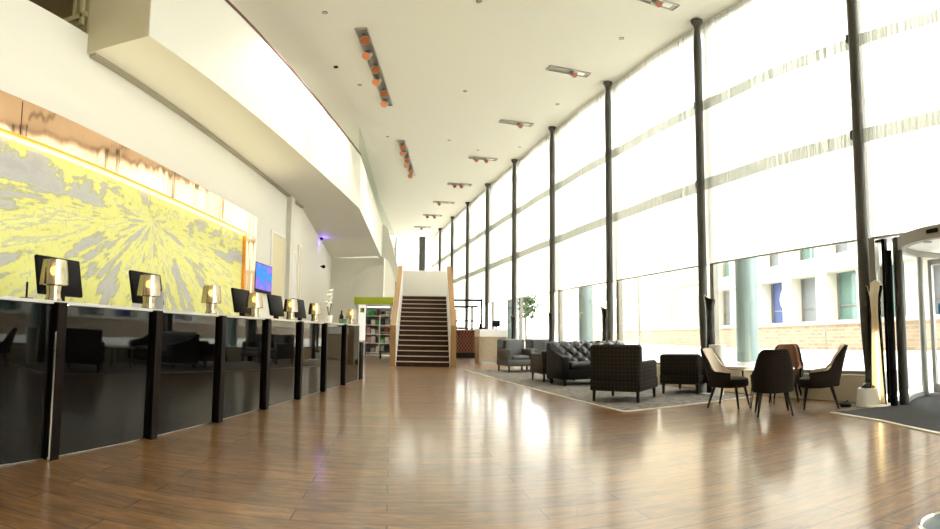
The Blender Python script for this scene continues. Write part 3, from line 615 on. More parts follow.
# ================================================================== STAIRCASE
st = thing('staircase', 'straight dark stair with pale nosings between honey wood balustrades', 'staircase', (-1.25, 15.4, 0), 0.075)
NR, RI, TR, SW = 15, 0.148, 0.232, 1.50
for i in range(NR):
    s_ = MB().box((0, TR*i+TR/2+0.01, RI*(i+1)/2), (SW, TR+0.02, RI*(i+1)-0.002)).done('step', 'step', st, False)
    MB().box((0, TR*i-0.004, RI*(i+1)-0.012), (SW-0.004, 0.03, 0.024), bev=0.006).done('nosing', 'nosing', s_, False)
RUN = TR*NR; TOP = RI*NR
for sg in (-1, 1):
    xa, xb = sg*(SW/2), sg*(SW/2+0.012)
    MB().prism_x([(-0.12, 0), (-0.12, 1.12), (RUN, TOP+1.02), (RUN, 0)], min(xa, xb), max(xa, xb)).done('inner_panel', 'white', st, False)
    xa, xb = sg*(SW/2+0.014), sg*(SW/2+0.17)
    MB().prism_x([(-0.16, 0), (-0.16, 1.16), (RUN+0.02, TOP+1.06), (RUN+0.02, 0)], min(xa, xb), max(xa, xb)).done('balustrade', 'wood', st, False)
    x0_ = sg*(SW/2+0.17); x1_ = sg*(SW/2+0.42)
    MB().box(((x0_+x1_)/2, -0.05, 1.12), (abs(x1_-x0_), 0.05, 0.04), bev=0.008).done('return_rail', 'wood', st, False)
MB().box((0, RUN+0.75, TOP/2), (SW+0.34, 1.5, TOP)).done('landing', 'step', st, False)
MB().box((0, RUN+1.4, TOP+0.52), (SW+0.34, 0.1, 1.04)).done('landing_parapet', 'fascia', st, False)

# ================================================================== FAR LEFT SHOP CORNER
k = thing('shop_canopy', 'lime green header over the white lit shop opening', 'canopy', (-3.67, 21.0, 0), 0)
MB().box((0, 0.2, 2.17), (1.56, 0.4, 0.27)).done('header', 'lime', k, False)
MB().box((-0.70, 0.3, 1.02), (0.12, 0.2, 2.04)).done('post', 'white', k, False)
MB().box((0.72, 0.3, 1.02), (0.10, 0.2, 2.04)).done('post', 'white', k, False)
MB().box((-0.50, 0.385, 1.3), (0.28, 0.02, 1.4)).done('lit_panel', emis('lit_shop_panel', (1.0, 0.93, 0.78), 0.5), k, False)
MB().box((-0.50, 0.37, 1.8), (0.16, 0.01, 0.18)).done('green_square', 'lime', k, False)
su = thing('shelf_unit', 'white open shelf unit stocked with small goods under the green header', 'shelf', (-3.55, 21.65, 0), 0)
b = MB(); b.box((-0.53, 0, 1.0), (0.06, 0.4, 2.0)); b.box((0.53, 0, 1.0), (0.06, 0.4, 2.0)); b.box((0, 0, 1.98), (1.0, 0.4, 0.05)); b.done('frame', 'white', su, False)
MB().box((0, 0.19, 1.0), (1.0, 0.02, 1.9)).done('back_panel', 'greyplastic', su, False)
SHZ = [0.12, 0.5, 0.86, 1.22, 1.58]
for z in SHZ: MB().box((0, -0.01, z), (0.996, 0.36, 0.03)).done('shelf', 'white', su, False)
MB().box((0, -0.1, 1.935), (0.9, 0.05, 0.03)).done('light_tube', emis('shelf_light', (0.95, 1, 0.9), 2.0), su, False)
nam = ['green', 'dark', 'pink', 'cream', 'red', 'grey']; shn = ['bottom', 'second lowest', 'middle', 'second highest', 'top']; posn = ['leftmost', 'second from left', 'middle', 'second from right', 'rightmost']
for i, z in enumerate(SHZ):
    for j in range(5):
        q = [1, 5, 3, 5, 1, 2, 3, 1, 0, 3, 2, 3, 5, 1, 4, 1, 3, 0, 1, 5, 0, 0, 4, 1, 3][(i*5+j) % 25]
        h = random.uniform(0.16, 0.27); w_ = random.uniform(0.12, 0.17)
        o = MB().box((0, 0, h/2), (w_, 0.16, h), bev=0.006, seg=1).done('packet', PK[q], None, False, (-3.55-0.38+0.19*j, 21.59, z+0.0155))
        tag(o, '%s packet, %s on the %s shelf of the white unit' % (nam[q], posn[j], shn[i]), 'packet', 'packets on the shelf unit')
lt = thing('luggage_trolley', 'chrome birdcage luggage trolley in front of the white shelf unit', 'trolley', (-2.88, 19.6, 0), 0.2)
MB().box((0, 0, 0.24), (0.62, 0.42, 0.05), bev=0.02).done('platform', 'mat', lt)
for sx in (-1, 1):
    for sy in (-1, 1):
        MB().cyl((sx*0.25-0.02, sy*0.17, 0.105), (sx*0.25+0.02, sy*0.17, 0.105), 0.105, seg=16).done('wheel', 'black', lt)
    pts = [(sx*0.29, 0.2*math.cos(a), 1.25+0.32*math.sin(a)) for a in [PI*i/12 for i in range(13)]]
    MB().tube([(sx*0.29, 0.2, 0.25)]+pts+[(sx*0.29, -0.2, 0.25)], 0.014, 8).done('hoop', 'chrome', lt)
MB().cyl((-0.29, 0, 1.57), (0.29, 0, 1.57), 0.013, seg=8).done('hanging_rail', 'chrome', lt)
for z in (0.62, 0.95): MB().cyl((-0.29, 0.2, z), (0.29, 0.2, z), 0.011, seg=8).done('cross_bar', 'chrome', lt)

# ================================================================== FAR RIGHT: FRAME, BENCH, DESK
fr_ = thing('black_display_frame', 'open black metal frame with rails standing right of the stair', 'frame', (-0.06, 20.62, 0), 0.0)
for x, y in ((-0.57, -0.25), (0.57, -0.25), (-0.57, 0.35), (0.57, 0.35)): MB().box((x, y, 1.12), (0.05, 0.05, 2.24)).done('upright', 'black', fr_, False)
for z in (2.2, 1.95, 1.42, 1.12):
    b = MB(); b.box((0, -0.25, z), (1.1, 0.035, 0.035)); b.box((0, 0.35, z), (1.1, 0.035, 0.035)); b.box((-0.57, 0.05, z), (0.035, 0.55, 0.035)); b.box((0.57, 0.05, z), (0.035, 0.55, 0.035)); b.done('rail', 'black', fr_, False)
bn = thing('lattice_screen', 'russet diamond lattice panel on a dark base beside the stair', 'screen', (-0.2, 21.2, 0), 0.1)
m2 = M['lattice']
b = MB()
for i in range(-7, 8):
    for sg in (-1, 1):
        x = i*0.12
        pts = []
        z0_, z1_ = 0.22, 1.04
        xa, xb = x, x + sg*(z1_-z0_)*0.7
        lo, hi = -0.44, 0.44
        def clip(xa, za, xb, zb):
            if xa == xb: return None
            ts = sorted(((lo-xa)/(xb-xa), (hi-xa)/(xb-xa))); ta, tb = max(0, ts[0]), min(1, ts[1])
            if tb-ta < 0.03: return None
            return (xa+(xb-xa)*ta, za+(zb-za)*ta, xa+(xb-xa)*tb, za+(zb-za)*tb)
        q = clip(xa, z0_, xb, z1_)
        if q: b.cyl((q[0], sg*0.012, q[1]), (q[2], sg*0.012, q[3]), 0.013, seg=6)
b.done('lattice', pbr('russet_wood', (0.42, 0.15, 0.08), 0.5), bn)
MB().box((0, 0.06, 0.63), (0.88, 0.03, 0.86)).done('backing_panel', pbr('dark_russet', (0.09, 0.022, 0.014), 0.6), bn, False)
b = MB(); b.box((-0.46, 0, 0.6), (0.05, 0.08, 1.0)); b.box((0.46, 0, 0.6), (0.05, 0.08, 1.0)); b.box((0, 0, 1.07), (0.97, 0.08, 0.05)); b.done('frame', 'wood', bn, False)
MB().box((0, 0, 0.1), (0.96, 0.3, 0.2)).done('base', 'wood_dark', bn, False)
dk = thing('white_desk', 'white topped concierge desk with a pale oak front near the glass', 'desk', (0.83, 17.58, 0), FY)
MB().box((0, 0.3, 0.97), (0.94, 0.65, 0.24), bev=0.01).done('top', 'white', dk, False)
MB().box((0.02, 0.04, 0.45), (0.82, 0.06, 0.80)).done('front_panel', 'oak', dk, False)
MB().box((-0.43, 0.3, 0.425), (0.07, 0.56, 0.85)).done('side_panel', 'oak', dk, False); MB().box((0.44, 0.3, 0.425), (0.05, 0.56, 0.85)).done('side_panel', 'white', dk, False)
MB().box((0.02, -0.03, 0.03), (0.9, 0.06, 0.05)).done('foot_rail', 'steel', dk, False)
t = thing('monitor', 'dark monitor on the right of the white desk', 'monitor', (0.93, 17.95, 1.09), 0.3)
MB().box((0, 0, 0.19), (0.26, 0.04, 0.21), bev=0.01).done('screen_back', 'black', t); MB().box((0, 0.02, 0.05), (0.05, 0.03, 0.1)).done('stand', 'black', t); MB().box((0, 0.02, 0.006), (0.2, 0.14, 0.012)).done('foot', 'black', t)
t = thing('desk_telephone', 'small dark telephone on the left of the white desk', 'telephone', (0.46, 17.80, 1.09), 0.2)
MB().box((0, 0, 0.04), (0.2, 0.2, 0.07), bev=0.02).done('body', 'black', t); MB().box((-0.05, 0, 0.13), (0.06, 0.2, 0.12), bev=0.02).done('handset', 'black', t)

# ================================================================== RUG, MAT
rg = thing('area_rug', 'grey brown speckled rug under the sofa and armchairs', 'rug', FS(0, 0), FY)
MB().box((4.47, 9.9, 0.006), (2.18, 8.1, 0.012)).done('pile', 'rug', rg, False)
b = MB(); b.box((3.365, 9.9, 0.006), (0.03, 8.16, 0.012)); b.box((4.47, 5.835, 0.006), (2.18, 0.03, 0.012)); b.done('edge_trim', 'trim_line', rg, False)
mt = thing('entrance_mat', 'charcoal entrance mat running up to the revolving door', 'mat', (0, 0, 0), 0)
MB().prism([(3.84, 4.95), (3.80, 4.12), (3.61, 3.16), (3.3, 1.5), (6.6, 0.2), (7.2, 2.6), (5.6, 5.35), (4.55, 4.78)], 0.0, 0.010).done('pile', 'mat', mt, False)
MB().prism([(3.80, 4.98), (3.76, 4.12), (3.57, 3.16), (3.25, 1.5), (3.30, 1.5), (3.61, 3.16), (3.80, 4.12), (3.84, 4.95)], 0.0, 0.012).done('edge_trim', 'trim_line', mt, False)

# ================================================================== ARMCHAIRS AND SOFA
def armchair(name, label, loc, rz, w, d, hb, ha, mat, cush, group=None, legm='wood_dark', lh=0.14, armth=0.12, sh=0.36):
    t = thing(name, label, 'armchair', loc, rz, group)      # faces +y
    MB().box((0, 0.0, lh+0.09), (w, d, 0.16), bev=0.02).done('frame', mat, t)
    MB().box((0, 0.05, lh+0.17+(sh-lh-0.17)/2+0.02), (w-2*armth-0.01, d-0.18, sh-lh-0.10), bev=0.05, seg=3).done('seat_cushion', cush, t)
    Rb = Matrix.Rotation(0.10, 4, 'X')
    MB().box((0, -d/2+0.07, lh+0.15+(hb-lh-0.15)/2), (w, 0.15, hb-lh-0.15), bev=0.045, seg=3).done('backrest', mat, t)
    MB().box((0, -d/2+0.19, sh+(hb-sh)/2), (w-2*armth-0.02, 0.13, hb-sh-0.02), bev=0.05, seg=3, M4=Rb).done('back_cushion', cush, t)
    for s in (-1, 1):
        MB().box((s*(w/2-armth/2), 0.035, lh+0.12+(ha-lh-0.12)/2), (armth, d-0.11, ha-lh-0.12), bev=0.04, seg=3).done('armrest', mat, t)
        for q in (-1, 1):
            MB().cyl((s*(w/2-0.05), q*(d/2-0.05), lh+0.03), (s*(w/2-0.045), q*(d/2-0.045), 0.0), 0.027, 0.020, 10).done('leg', legm, t)
    return t
# orientation helper: chair +y to direction (dx, dy)
def face(dx, dy): return math.atan2(dy, dx) - PI/2
armchair('check_armchair', 'high backed brown check armchair, its back to the camera, on the rug corner', (2.22, 7.60, 0.0142), face(0.62, 0.78), 0.75, 0.76, 0.80, 0.56, 'tartan', 'tartan', 'check armchairs')
armchair('check_armchair', 'low brown check armchair on the rug between the high backed one and the tub chairs', (3.42, 8.12, 0.0142), face(0.72, 0.69), 0.66, 0.72, 0.62, 0.575, 'tartan', 'tartan', 'check armchairs')
g0 = FS(13.06, 4.45); g1 = FS(13.20, 5.22)
armchair('grey_armchair', 'grey leather armchair on the left of the far pair', (g0[0], g0[1], 0.0142), FY+PI+0.12, 0.74, 0.70, 0.81, 0.57, 'grey_leather', 'grey_leather', 'far pair of grey armchairs')
armchair('grey_armchair', 'grey leather armchair on the right of the far pair, half behind the sofa', (g1[0], g1[1], 0.0142), FY+PI-0.02, 0.72, 0.70, 0.81, 0.57, 'grey_leather', 'grey_leather', 'far pair of grey armchairs')
p = FS(10.33, 4.32); armchair('brown_armchair', 'dark brown leather armchair backed against the tufted sofa', (p[0], p[1], 0.0142), FY, 0.74, 0.72, 0.62, 0.56, 'brown_leather', 'brown_leather')

# tufted sofa, faces the camera along the facade
sp_ = FS(9.42, 4.78); sf = thing('tufted_sofa', 'black leather button tufted sofa on the rug in front of the glass', 'sofa', (sp_[0], sp_[1], 0.0125), FY+PI)   # faces local +y
W_, D_ = 1.66, 0.80
MB().box((0, 0.0, 0.20), (W_-0.04, D_-0.06, 0.18), bev=0.02).done('base', 'leather', sf)
MB().box((0, 0.10, 0.365), (W_-0.34, D_-0.22, 0.15), bev=0.05, seg=3).done('seat_cushion', 'leather_gloss', sf)
def tuft(u, v):
    x = (u-0.5)*(W_-0.10); z = 0.40+v*0.36
    gx, gz = 0.118, 0.10
    a = x/gx; c = (z-0.40)/gz
    p1 = (a+c)/2; p2 = (a-c)/2
    f = abs(math.sin(PI*p1))*abs(math.sin(PI*p2))
    bulge = 0.060*(f**0.5)
    roll = 0.05*max(0, (v-0.8)/0.2)**2
    return (x, -D_/2+0.20-0.11*v+bulge - roll, z)
MB().surf(lambda u, v: tuft(1-u, v), 150, 36, 0.06).done('tufted_back', 'leather_gloss', sf)
MB().box((0, -D_/2+0.065, 0.42), (W_, 0.12, 0.68), bev=0.05, seg=3).done('back_frame', 'leather', sf)
for i in range(-7, 8):
    for j in range(0, 4):
        if (i+j) % 2 == 0:
            u = i*0.118/(W_-0.10)+0.5; v = j*0.10/0.36
            if 0.02 < u < 0.98 and v <= 1: q = tuft(u, v); MB().sphere((q[0], q[1]+0.004, q[2]), 0.012, seg=8).done('button', 'leather', sf)
for s in (-1, 1):
    prof = [(-D_/2+0.02, 0.12), (-D_/2+0.02, 0.77), (-D_/2+0.10, 0.785), (-D_/2+0.22, 0.72), (-D_/2+0.36, 0.60), (D_/2-0.10, 0.555), (D_/2-0.01, 0.53), (D_/2, 0.48), (D_/2, 0.12)]
    xa, xb = s*(W_/2-0.15), s*(W_/2+0.0)
    bb = MB().prism_x(prof, min(xa, xb), max(xa, xb))
    es = [e for e in bb.bm.edges]
    bmesh.ops.bevel(bb.bm, geom=es, offset=0.025, segments=2, profile=0.5, affect='EDGES')
    bb.done('armrest', 'leather', sf)
    for q in (-1, 1): MB().lathe([(0.022, 0), (0.03, 0.03), (0.026, 0.12), (0.0, 0.12)], 12, (s*(W_/2-0.09), q*(D_/2-0.09), 0)).done('leg', 'wood_dark', sf)
# coffee table
p = FS(8.15, 4.85); cf = thing('coffee_table', 'low wooden coffee table between the check armchairs and the sofa', 'table', (p[0], p[1], 0.0125), FY)
MB().box((0, 0, 0.41), (0.66, 0.60, 0.04), bev=0.008).done('tabletop', 'oak', cf, False)
for sx in (-1, 1):
    for sy in (-1, 1): MB().box((sx*0.28, sy*0.25, 0.195), (0.045, 0.045, 0.39)).done('leg', 'oak', cf, False)

# ================================================================== TUB CHAIRS AND ROUND TABLE
def tub(label, loc, rz, inner, group='tub chairs at the round table'):
    t = thing('tub_chair', label, 'chair', loc, rz, group)          # faces +y
    def top(a):
        x = abs(a)
        s_ = min(1, max(0, (x-0.50)/0.80)); s_ = s_*s_*(3-2*s_)
        return 0.765 - 0.295*s_ - 0.03*max(0, (x-1.4))
    def shell(u, v, ins=0.0):
        a = (u-0.5)*2*2.05                                        # 0 at the back
        zb = 0.275; zt = top(a)-ins*0.2; z = zb + (zt-zb)*v
        hw, hd = 0.215-ins, 0.225-ins
        n_ = 2.6
        cx, cy = math.sin(a), -math.cos(a)
        rr = (abs(cx)**n_ + abs(cy)**n_)**(-1/n_)
        q = (z-zb)/0.49
        lean = 0.125*q**1.15*max(0, -cy)**0.6 if cy < 0 else 0
        fl = 1 + 0.16*q**0.8
        rc = min(1.0, 0.86 + 0.14*math.sqrt(max(0, min(1, (zt+0.0-z)/0.10)))) if abs(a) < 1.1 else 1
        return (hw*cx*rr*fl*(rc if abs(a) < 1.1 else 1), hd*cy*rr - lean + 0.02, z)
    MB().surf(lambda u, v: shell(u, v), 40, 10, 0.022).done('outer_shell', 'tartan_fine', t)
    MB().surf(lambda u, v: shell(u, 0.06+v*0.92, 0.012), 40, 10, -0.03).done('inner_upholstery', inner, t)
    b = MB()
    b.lathe([(0.0, 0.255), (0.17, 0.255), (0.205, 0.27), (0.215, 0.31), (0.205, 0.365), (0.17, 0.38), (0.0, 0.385)], 28)
    bmesh.ops.scale(b.bm, vec=(0.98, 1.08, 1), verts=b.bm.verts[:]); bmesh.ops.translate(b.bm, vec=(0, 0.045, 0), verts=b.bm.verts[:])
    b.done('seat', 'tartan_fine', t)
    for s in (-1, 1):
        MB().cyl((s*0.15, 0.17, 0.28), (s*0.195, 0.215, 0.0), 0.021, 0.011, 10).done('leg', 'wood_dark', t)
        MB().cyl((s*0.145, -0.12, 0.28), (s*0.195, -0.20, 0.0), 0.021, 0.011, 10).done('leg', 'wood_dark', t)
    return t
TB = (3.56, 5.86)
tub('dark check tub chair at the round table, its back to the camera', (3.31, 5.38, 0), face(0.42, 0.86), 'tan')
tub('tub chair on the left of the round table, turned side on', (3.20, 6.30, 0), face(0.66, -0.75), 'uph_lit')
tub('tub chair on the right of the round table, turned side on', (4.02, 5.42, 0), face(-0.82, 0.57), 'uph_lit')
tub('tub chair behind the round table, inside painted as shaded, facing the camera', (4.08, 6.30, 0), face(-0.66, -0.75), 'uph_shaded')
rt = thing('round_table', 'small round pale table on hairpin legs among the tub chairs', 'table', (*TB, 0), 0)
MB().lathe([(0, 0.475), (0.30, 0.475), (0.315, 0.482), (0.315, 0.495), (0.305, 0.50), (0, 0.50)], 36).done('tabletop', 'table_top', rt)
for i in range(3):
    a = 0.9+2*PI*i/3; c_, s_ = math.cos(a), math.sin(a)
    r0, r1 = 0.20, 0.26
    px, py = -s_*0.05, c_*0.05
    MB().tube([(r0*c_+px, r0*s_+py, 0.474), (r1*c_+px*0.3, r1*s_+py*0.3, 0.02), (r1*c_, r1*s_, 0.006), (r1*c_-px*0.3, r1*s_-py*0.3, 0.02), (r0*c_-px, r0*s_-py, 0.474)], 0.006, 8).done('leg', 'black', rt)

# ================================================================== FLOOR LAMPS (rolled sheet, black outside, white inside)
def sheet_lamp(label, loc, rz):
    t = thing('floor_lamp', label, 'lamp', loc, rz, 'rolled sheet floor lamps along the glass')   # slit opens to +y
    HT = 1.55
    def rad(v):
        pts = [(0, 0.092), (0.35, 0.082), (0.7, 0.070), (0.86, 0.076), (1, 0.108)]
        for (a, ra), (b_, rb) in zip(pts, pts[1:]):
            if v <= b_: f = (v-a)/(b_-a); f = f*f*(3-2*f); return ra+(rb-ra)*f
        return pts[-1][1]
    def gap(v): return 1.15 - 0.75*v if v < 0.7 else 0.625 + (v-0.7)*0.6
    def f(u, v, off=0.0):
        g = gap(v); a = PI/2 + g + (2*PI-2*g)*u
        r = rad(v)-off
        z = 0.02 + (HT-0.02)*v - 0.085*max(0, (v-0.8)/0.2)*abs(math.cos(PI*u))
        return (r*math.cos(a), r*0.8*math.sin(a), z)
    MB().surf(lambda u, v: f(u, v), 28, 30, 0.004).done('outer_shell', 'gloss_black', t)
    MB().surf(lambda u, v: f(0.004+0.992*u, 0.004+0.996*v, 0.003), 28, 30, -0.006).done('inner_lining', 'lampwhite', t)
    MB().lathe([(0.165, 0), (0.165, 0.014), (0.155, 0.02), (0, 0.02)], 32).done('base', 'white', t)
    MB().cyl((0, -0.03, 0.03), (0, -0.03, 0.9), 0.012, seg=8).done('light_bar', emis_lamp, t)
    return t
emis_lamp = emis('lamp_light_bar', (1.0, 0.78, 0.42), 3.0)
lamps = [(4.53, 4.92, 'tall rolled sheet floor lamp glowing beside the revolving door'), (None, 6.65, 'rolled sheet floor lamp behind the left tub chair'), (None, 10.10, 'rolled sheet floor lamp behind the back of the tufted sofa'), (None, 13.03, 'rolled sheet floor lamp behind the right grey armchair'), (None, 16.08, 'rolled sheet floor lamp right of the white desk')]
fl0 = sheet_lamp(lamps[0][2], (4.51, 4.92, 0), 2.2)
for _, s_, lb in lamps[1:]:
    p = FS(s_, 5.40); dup(fl0, lb, p, FY-PI*0.62)
# white tapered bin next to lamp
tb = thing('tapered_planter', 'white tapered tub standing behind the left tub chair', 'planter', FS(6.35, 5.28, 0.0125), 0)
MB().lathe([(0.085, 0), (0.12, 0.72), (0.125, 0.76), (0.115, 0.76), (0.105, 0.66), (0.0, 0.66)], 28).done('tub', 'white', tb)
# floor socket with cable
fs = thing('floor_socket', 'black floor socket with a looped cable by the white column pedestal', 'socket', (4.24, 5.22, 0), 0.4)
MB().lathe([(0.07, 0), (0.065, 0.03), (0.05, 0.045), (0.0, 0.05)], 18).done('housing', 'black', fs)
MB().tube([(0.05, 0, 0.03), (0.1, 0.03, 0.06), (0.13, 0.08, 0.03), (0.12, 0.16, 0.012), (0.17, 0.2, 0.012)], 0.01, 8).done('cable', 'black', fs)
# round stool / drum at the bottom right edge
pf_ = thing('drum_stool', 'round slate topped drum with a pale rim at the bottom right edge', 'stool', (1.385, 1.165, 0), 0)
MB().lathe([(0.115, 0), (0.12, 0.02), (0.12, 0.27), (0.0, 0.27)], 32).done('body', 'black', pf_)
MB().lathe([(0.121, 0.262), (0.127, 0.268), (0.127, 0.288), (0.118, 0.296), (0.112, 0.29), (0.112, 0.262)], 32, close=False).done('rim', 'chrome', pf_)
MB().lathe([(0.112, 0.265), (0.111, 0.288), (0.09, 0.298), (0.0, 0.302)], 32).done('cushion', 'slate', pf_)

# ================================================================== REVOLVING DOOR
RC = (5.62, 3.79); RR = 1.25
rd = thing('revolving_door', 'round glass revolving door with an aluminium canopy at the right edge', 'door', (*RC, 0.0125), 0)
def arc(a0, a1, r, n=24): return [(r*math.cos(math.radians(a0+(a1-a0)*i/n)), r*math.sin(math.radians(a0+(a1-a0)*i/n))) for i in range(n+1)]
ring = arc(0, 360, RR+0.03, 72)[:-1]
b = MB(); ro = [b.bm.verts.new((x, y, z)) for z in (1.87, 2.01) for x, y in ring]
n_ = len(ring)
for i in range(n_): b.bm.faces.new((ro[i], ro[(i+1) % n_], ro[n_+(i+1) % n_], ro[n_+i]))
inn = arc(0, 360, RR-0.06, 72)[:-1]; ri = [b.bm.verts.new((x, y, z)) for z in (1.87, 2.01) for x, y in inn]
for i in range(n_):
    j = (i+1) % n_
    b.bm.faces.new((ri[i], ri[n_+i], ri[n_+j], ri[j])); b.bm.faces.new((ro[i], ri[i], ri[j], ro[j])); b.bm.faces.new((ro[n_+i], ro[n_+j], ri[n_+j], ri[n_+i]))
b.done('canopy_band', 'canopy_grey', rd)
MB().box((-RR-0.036, 0.0, 1.95), (0.02, 0.16, 0.045), bev=0.006).done('sensor', 'black', rd)
MB().lathe([(0, 1.945), (RR-0.062, 1.945), (RR-0.062, 1.985), (0, 1.985)], 64).done('canopy_ceiling', 'white', rd)
for x, y in ((-0.75, 0.55), (0.1, 0.85)): MB().cyl((x, y, 1.93), (x, y, 1.945), 0.05, seg=14).done('downlight', 'steel', rd)
def post(ang, r=RR, m_='alu', w=0.055, h=1.87):
    a = math.radians(ang); MB().cyl((r*math.cos(a), r*math.sin(a), 0), (r*math.cos(a), r*math.sin(a), h), w, seg=16).done('post', m_, rd)
post(135.5, RR+0.03, 'dark_metal', 0.06, 2.03); post(138, 1.40, 'black', 0.045); post(97, RR, 'alu', 0.045); post(-34, RR, 'alu', 0.05); post(-91, RR, 'alu', 0.03)
for a0, a1 in ((100, 132.5), (-88, -37)):
    o_ = arc(a0, a1, RR); i_ = arc(a0, a1, RR-0.014)
    MB().prism(o_+i_[::-1], 0.06, 1.86).done('curved_glass', 'glass', rd)
    o_ = arc(a0, a1, RR+0.015); i_ = arc(a0, a1, RR-0.03)
    MB().prism(o_+i_[::-1], 0.0, 0.06).done('kick_rail', 'alu', rd)
MB().cyl((0, 0, 0), (0, 0, 1.92), 0.04, seg=14).done('centre_post', 'alu', rd)
for i, a in enumerate((92, 212, 332)):
    A = math.radians(a); c_, s_ = math.cos(A), math.sin(A); Rz = Matrix.Rotation(A, 4, 'Z')
    b = MB()
    def bx(r0, r1, z0, z1, th=0.045):
        b.box(((r0+r1)/2*c_, (r0+r1)/2*s_, (z0+z1)/2), (r1-r0, th, z1-z0), M4=Rz)
    bx(0.05, 1.17, 1.76, 1.83); bx(0.05, 1.17, 0.03, 0.15); bx(1.12, 1.18, 0.03, 1.83); bx(0.045, 0.10, 0.03, 1.83)
    wf = b.done('wing_frame', 'alu', rd, False)
    MB().box((0.61*c_, 0.61*s_, 0.955), (1.02, 0.01, 1.6), M4=Rz).done('wing_glass', 'glass', rd, False)
    if i == 0:
        nx, ny = s_, -c_
        q = (0.95*c_ - 0.008*(-s_)*(-1), 0.95*s_, 1.13)
        MB().box((0.98*c_+s_*0.009, 0.98*s_-c_*0.009, 1.16), (0.15, 0.004, 0.15), M4=Rz).done('sticker', 'sticker', rd, False)
        MB().sphere((0.98*c_+s_*0.013, 0.98*s_-c_*0.013, 1.20), 0.014, seg=8).done('sticker_figure', 'white', rd)
        b2 = MB(); b2.box((0.98*c_+s_*0.013, 0.98*s_-c_*0.013, 1.155), (0.03, 0.004, 0.06), M4=Rz); b2.box((0.98*c_+s_*0.013, 0.98*s_-c_*0.013, 1.115), (0.07, 0.004, 0.012), M4=Rz); b2.done('sticker_figure', 'white', rd, False)
tag(MB().lathe([(0.07, 0), (0.07, 0.33), (0.0, 0.33)], 20).done('canopy_sensor', 'white', None, True, (RC[0]-0.12, RC[1]+1.0, 2.0)), 'pale cylindrical housing standing on the revolving door canopy', 'sensor')
# glazed side screen between the column and the door post
ss = thing('door_side_screen', 'dark framed glass screen between the first column and the revolving door', 'screen', FS(0, 5.74), FY)
b = MB(); b.box((0, 3.65, 1.03), (0.06, 0.05, 2.06)); b.done('upright', 'black', ss, False)
MB().box((0, 3.72, 2.04), (0.05, 0.09, 0.03)).done('top_rail', 'dark_metal', ss, False)
MB().box((0, 3.72, 1.02), (0.012, 0.09, 1.98)).done('pane', 'glass', ss, False)

# ================================================================== CEILING LIGHTS
TREF = None
def spot_unit(label, s_, heads, ln=0.92, group='ceiling spotlights along the glass'):
    t = thing('ceiling_spotlight', label, 'light', FS(s_, 4.55, 6.68), FY, group)
    b = MB(); b.box((0, 0, -0.008), (ln, 0.20, 0.016)); b.done('tray', 'tray', t, False)
    b = MB(); b.box((0, 0.095, -0.022), (ln, 0.012, 0.03)); b.box((0, -0.095, -0.022), (ln, 0.012, 0.03)); b.box((ln/2-0.006, 0, -0.022), (0.012, 0.18, 0.03)); b.box((-ln/2+0.006, 0, -0.022), (0.012, 0.18, 0.03)); b.done('rim', 'spot_body', t, False)
    for x in heads: head(t, (x, 0.0, -0.05), (0.25, -0.75, -0.62))
    MB().box((ln*0.30, 0, -0.020), (0.16, 0.12, 0.01)).done('lit_hole_plate', 'white', t, False)  # white plate stands in for the tray's lit square hole
    return t
def head(t, p, d, rr=0.068, refl='spot_copper'):
    p = Vector(p); d = Vector(d).normalized()
    h = MB().cyl(p, p+d*0.15, rr*0.75, rr, 16).done('spot_head', 'spot_body', t)
    MB().cyl(p+d*0.148, p+d*0.156, rr*0.9, rr*0.9, 16).done('reflector', refl, h)
    MB().cyl(p+Vector((0, 0, 0.05)), p+Vector((0, 0, -0.01)), 0.014, seg=8).done('swivel', 'black', h)
for i, (s_, hd) in enumerate(((6.85, (0.02,)), (10.02, (0.05,)), (13.37, (0.05,)), (16.68, (-0.28, 0.05)), (20.03, (-0.25, 0.02)), (23.1, (-0.25,)), (25.9, (-0.3, 0.05)), (29.0, (-0.1,)))):
    spot_unit('recessed ceiling spot tray, %s of the row beside the glass' % (ORD[i] if i else 'nearest'), s_, hd)
def long_tray(label, a, b_, n, step):
    a, b_ = Vector(a), Vector(b_); d = b_-a; ln = d.length
    t = thing('ceiling_light_track', label, 'light', (*((a+b_)/2).to_tuple(), 6.68), math.atan2(d.y, d.x)-PI/2, 'long spotlight trays over the lobby')
    MB().box((0, 0, -0.008), (0.22, ln, 0.016)).done('tray', 'tray', t, False)
    b = MB(); b.box((0.105, 0, -0.022), (0.012, ln, 0.03)); b.box((-0.105, 0, -0.022), (0.012, ln, 0.03)); b.box((0, ln/2-0.006, -0.022), (0.2, 0.012, 0.03)); b.box((0, -ln/2+0.006, -0.022), (0.2, 0.012, 0.03)); b.done('rim', 'spot_body', t, False)
    for i in range(n):
        y = -ln/2 + ln*(i+0.5)/n
        head(t, (0.0, y, -0.06), ((-0.35 if i % 2 else 0.25), -0.6, -0.7), 0.095, 'spot_orange')
    return t
long_tray('long tray of six copper spotlights over the lobby, nearer the camera', (-1.92, 9.05), (-1.99, 12.87), 6, 0)
long_tray('long tray of spotlights over the lobby, farther and partly above the stair', (-2.0, 15.5), (-2.04, 19.3), 6, 0)
dl = [(325, 29.5), (474.6, 21.8), (621, 38), (359, 96.6), (455.6, 94.8), (557.6, 99.8), (379.8, 140.6), (443, 140.6), (522, 143), (474, 150)]
DLP = [(-2.4, 8.4), (0.12, 8.25), (2.7, 9.2), (-2.45, 11.6), (-0.12, 12.1), (2.1, 12.7), (-2.35, 15.2), (-0.6, 15.6), (1.5, 16.1), (0.25, 16.5)]
DLL = ['above the nearer long tray', 'mid ceiling, nearest row', 'nearest the glass in the front row', 'left of the nearer long tray', 'mid ceiling, second row', 'near the glass, second row', 'between the two long trays', 'mid ceiling, third row', 'near the glass, third row', 'beside the fourth spot tray']
d0 = None
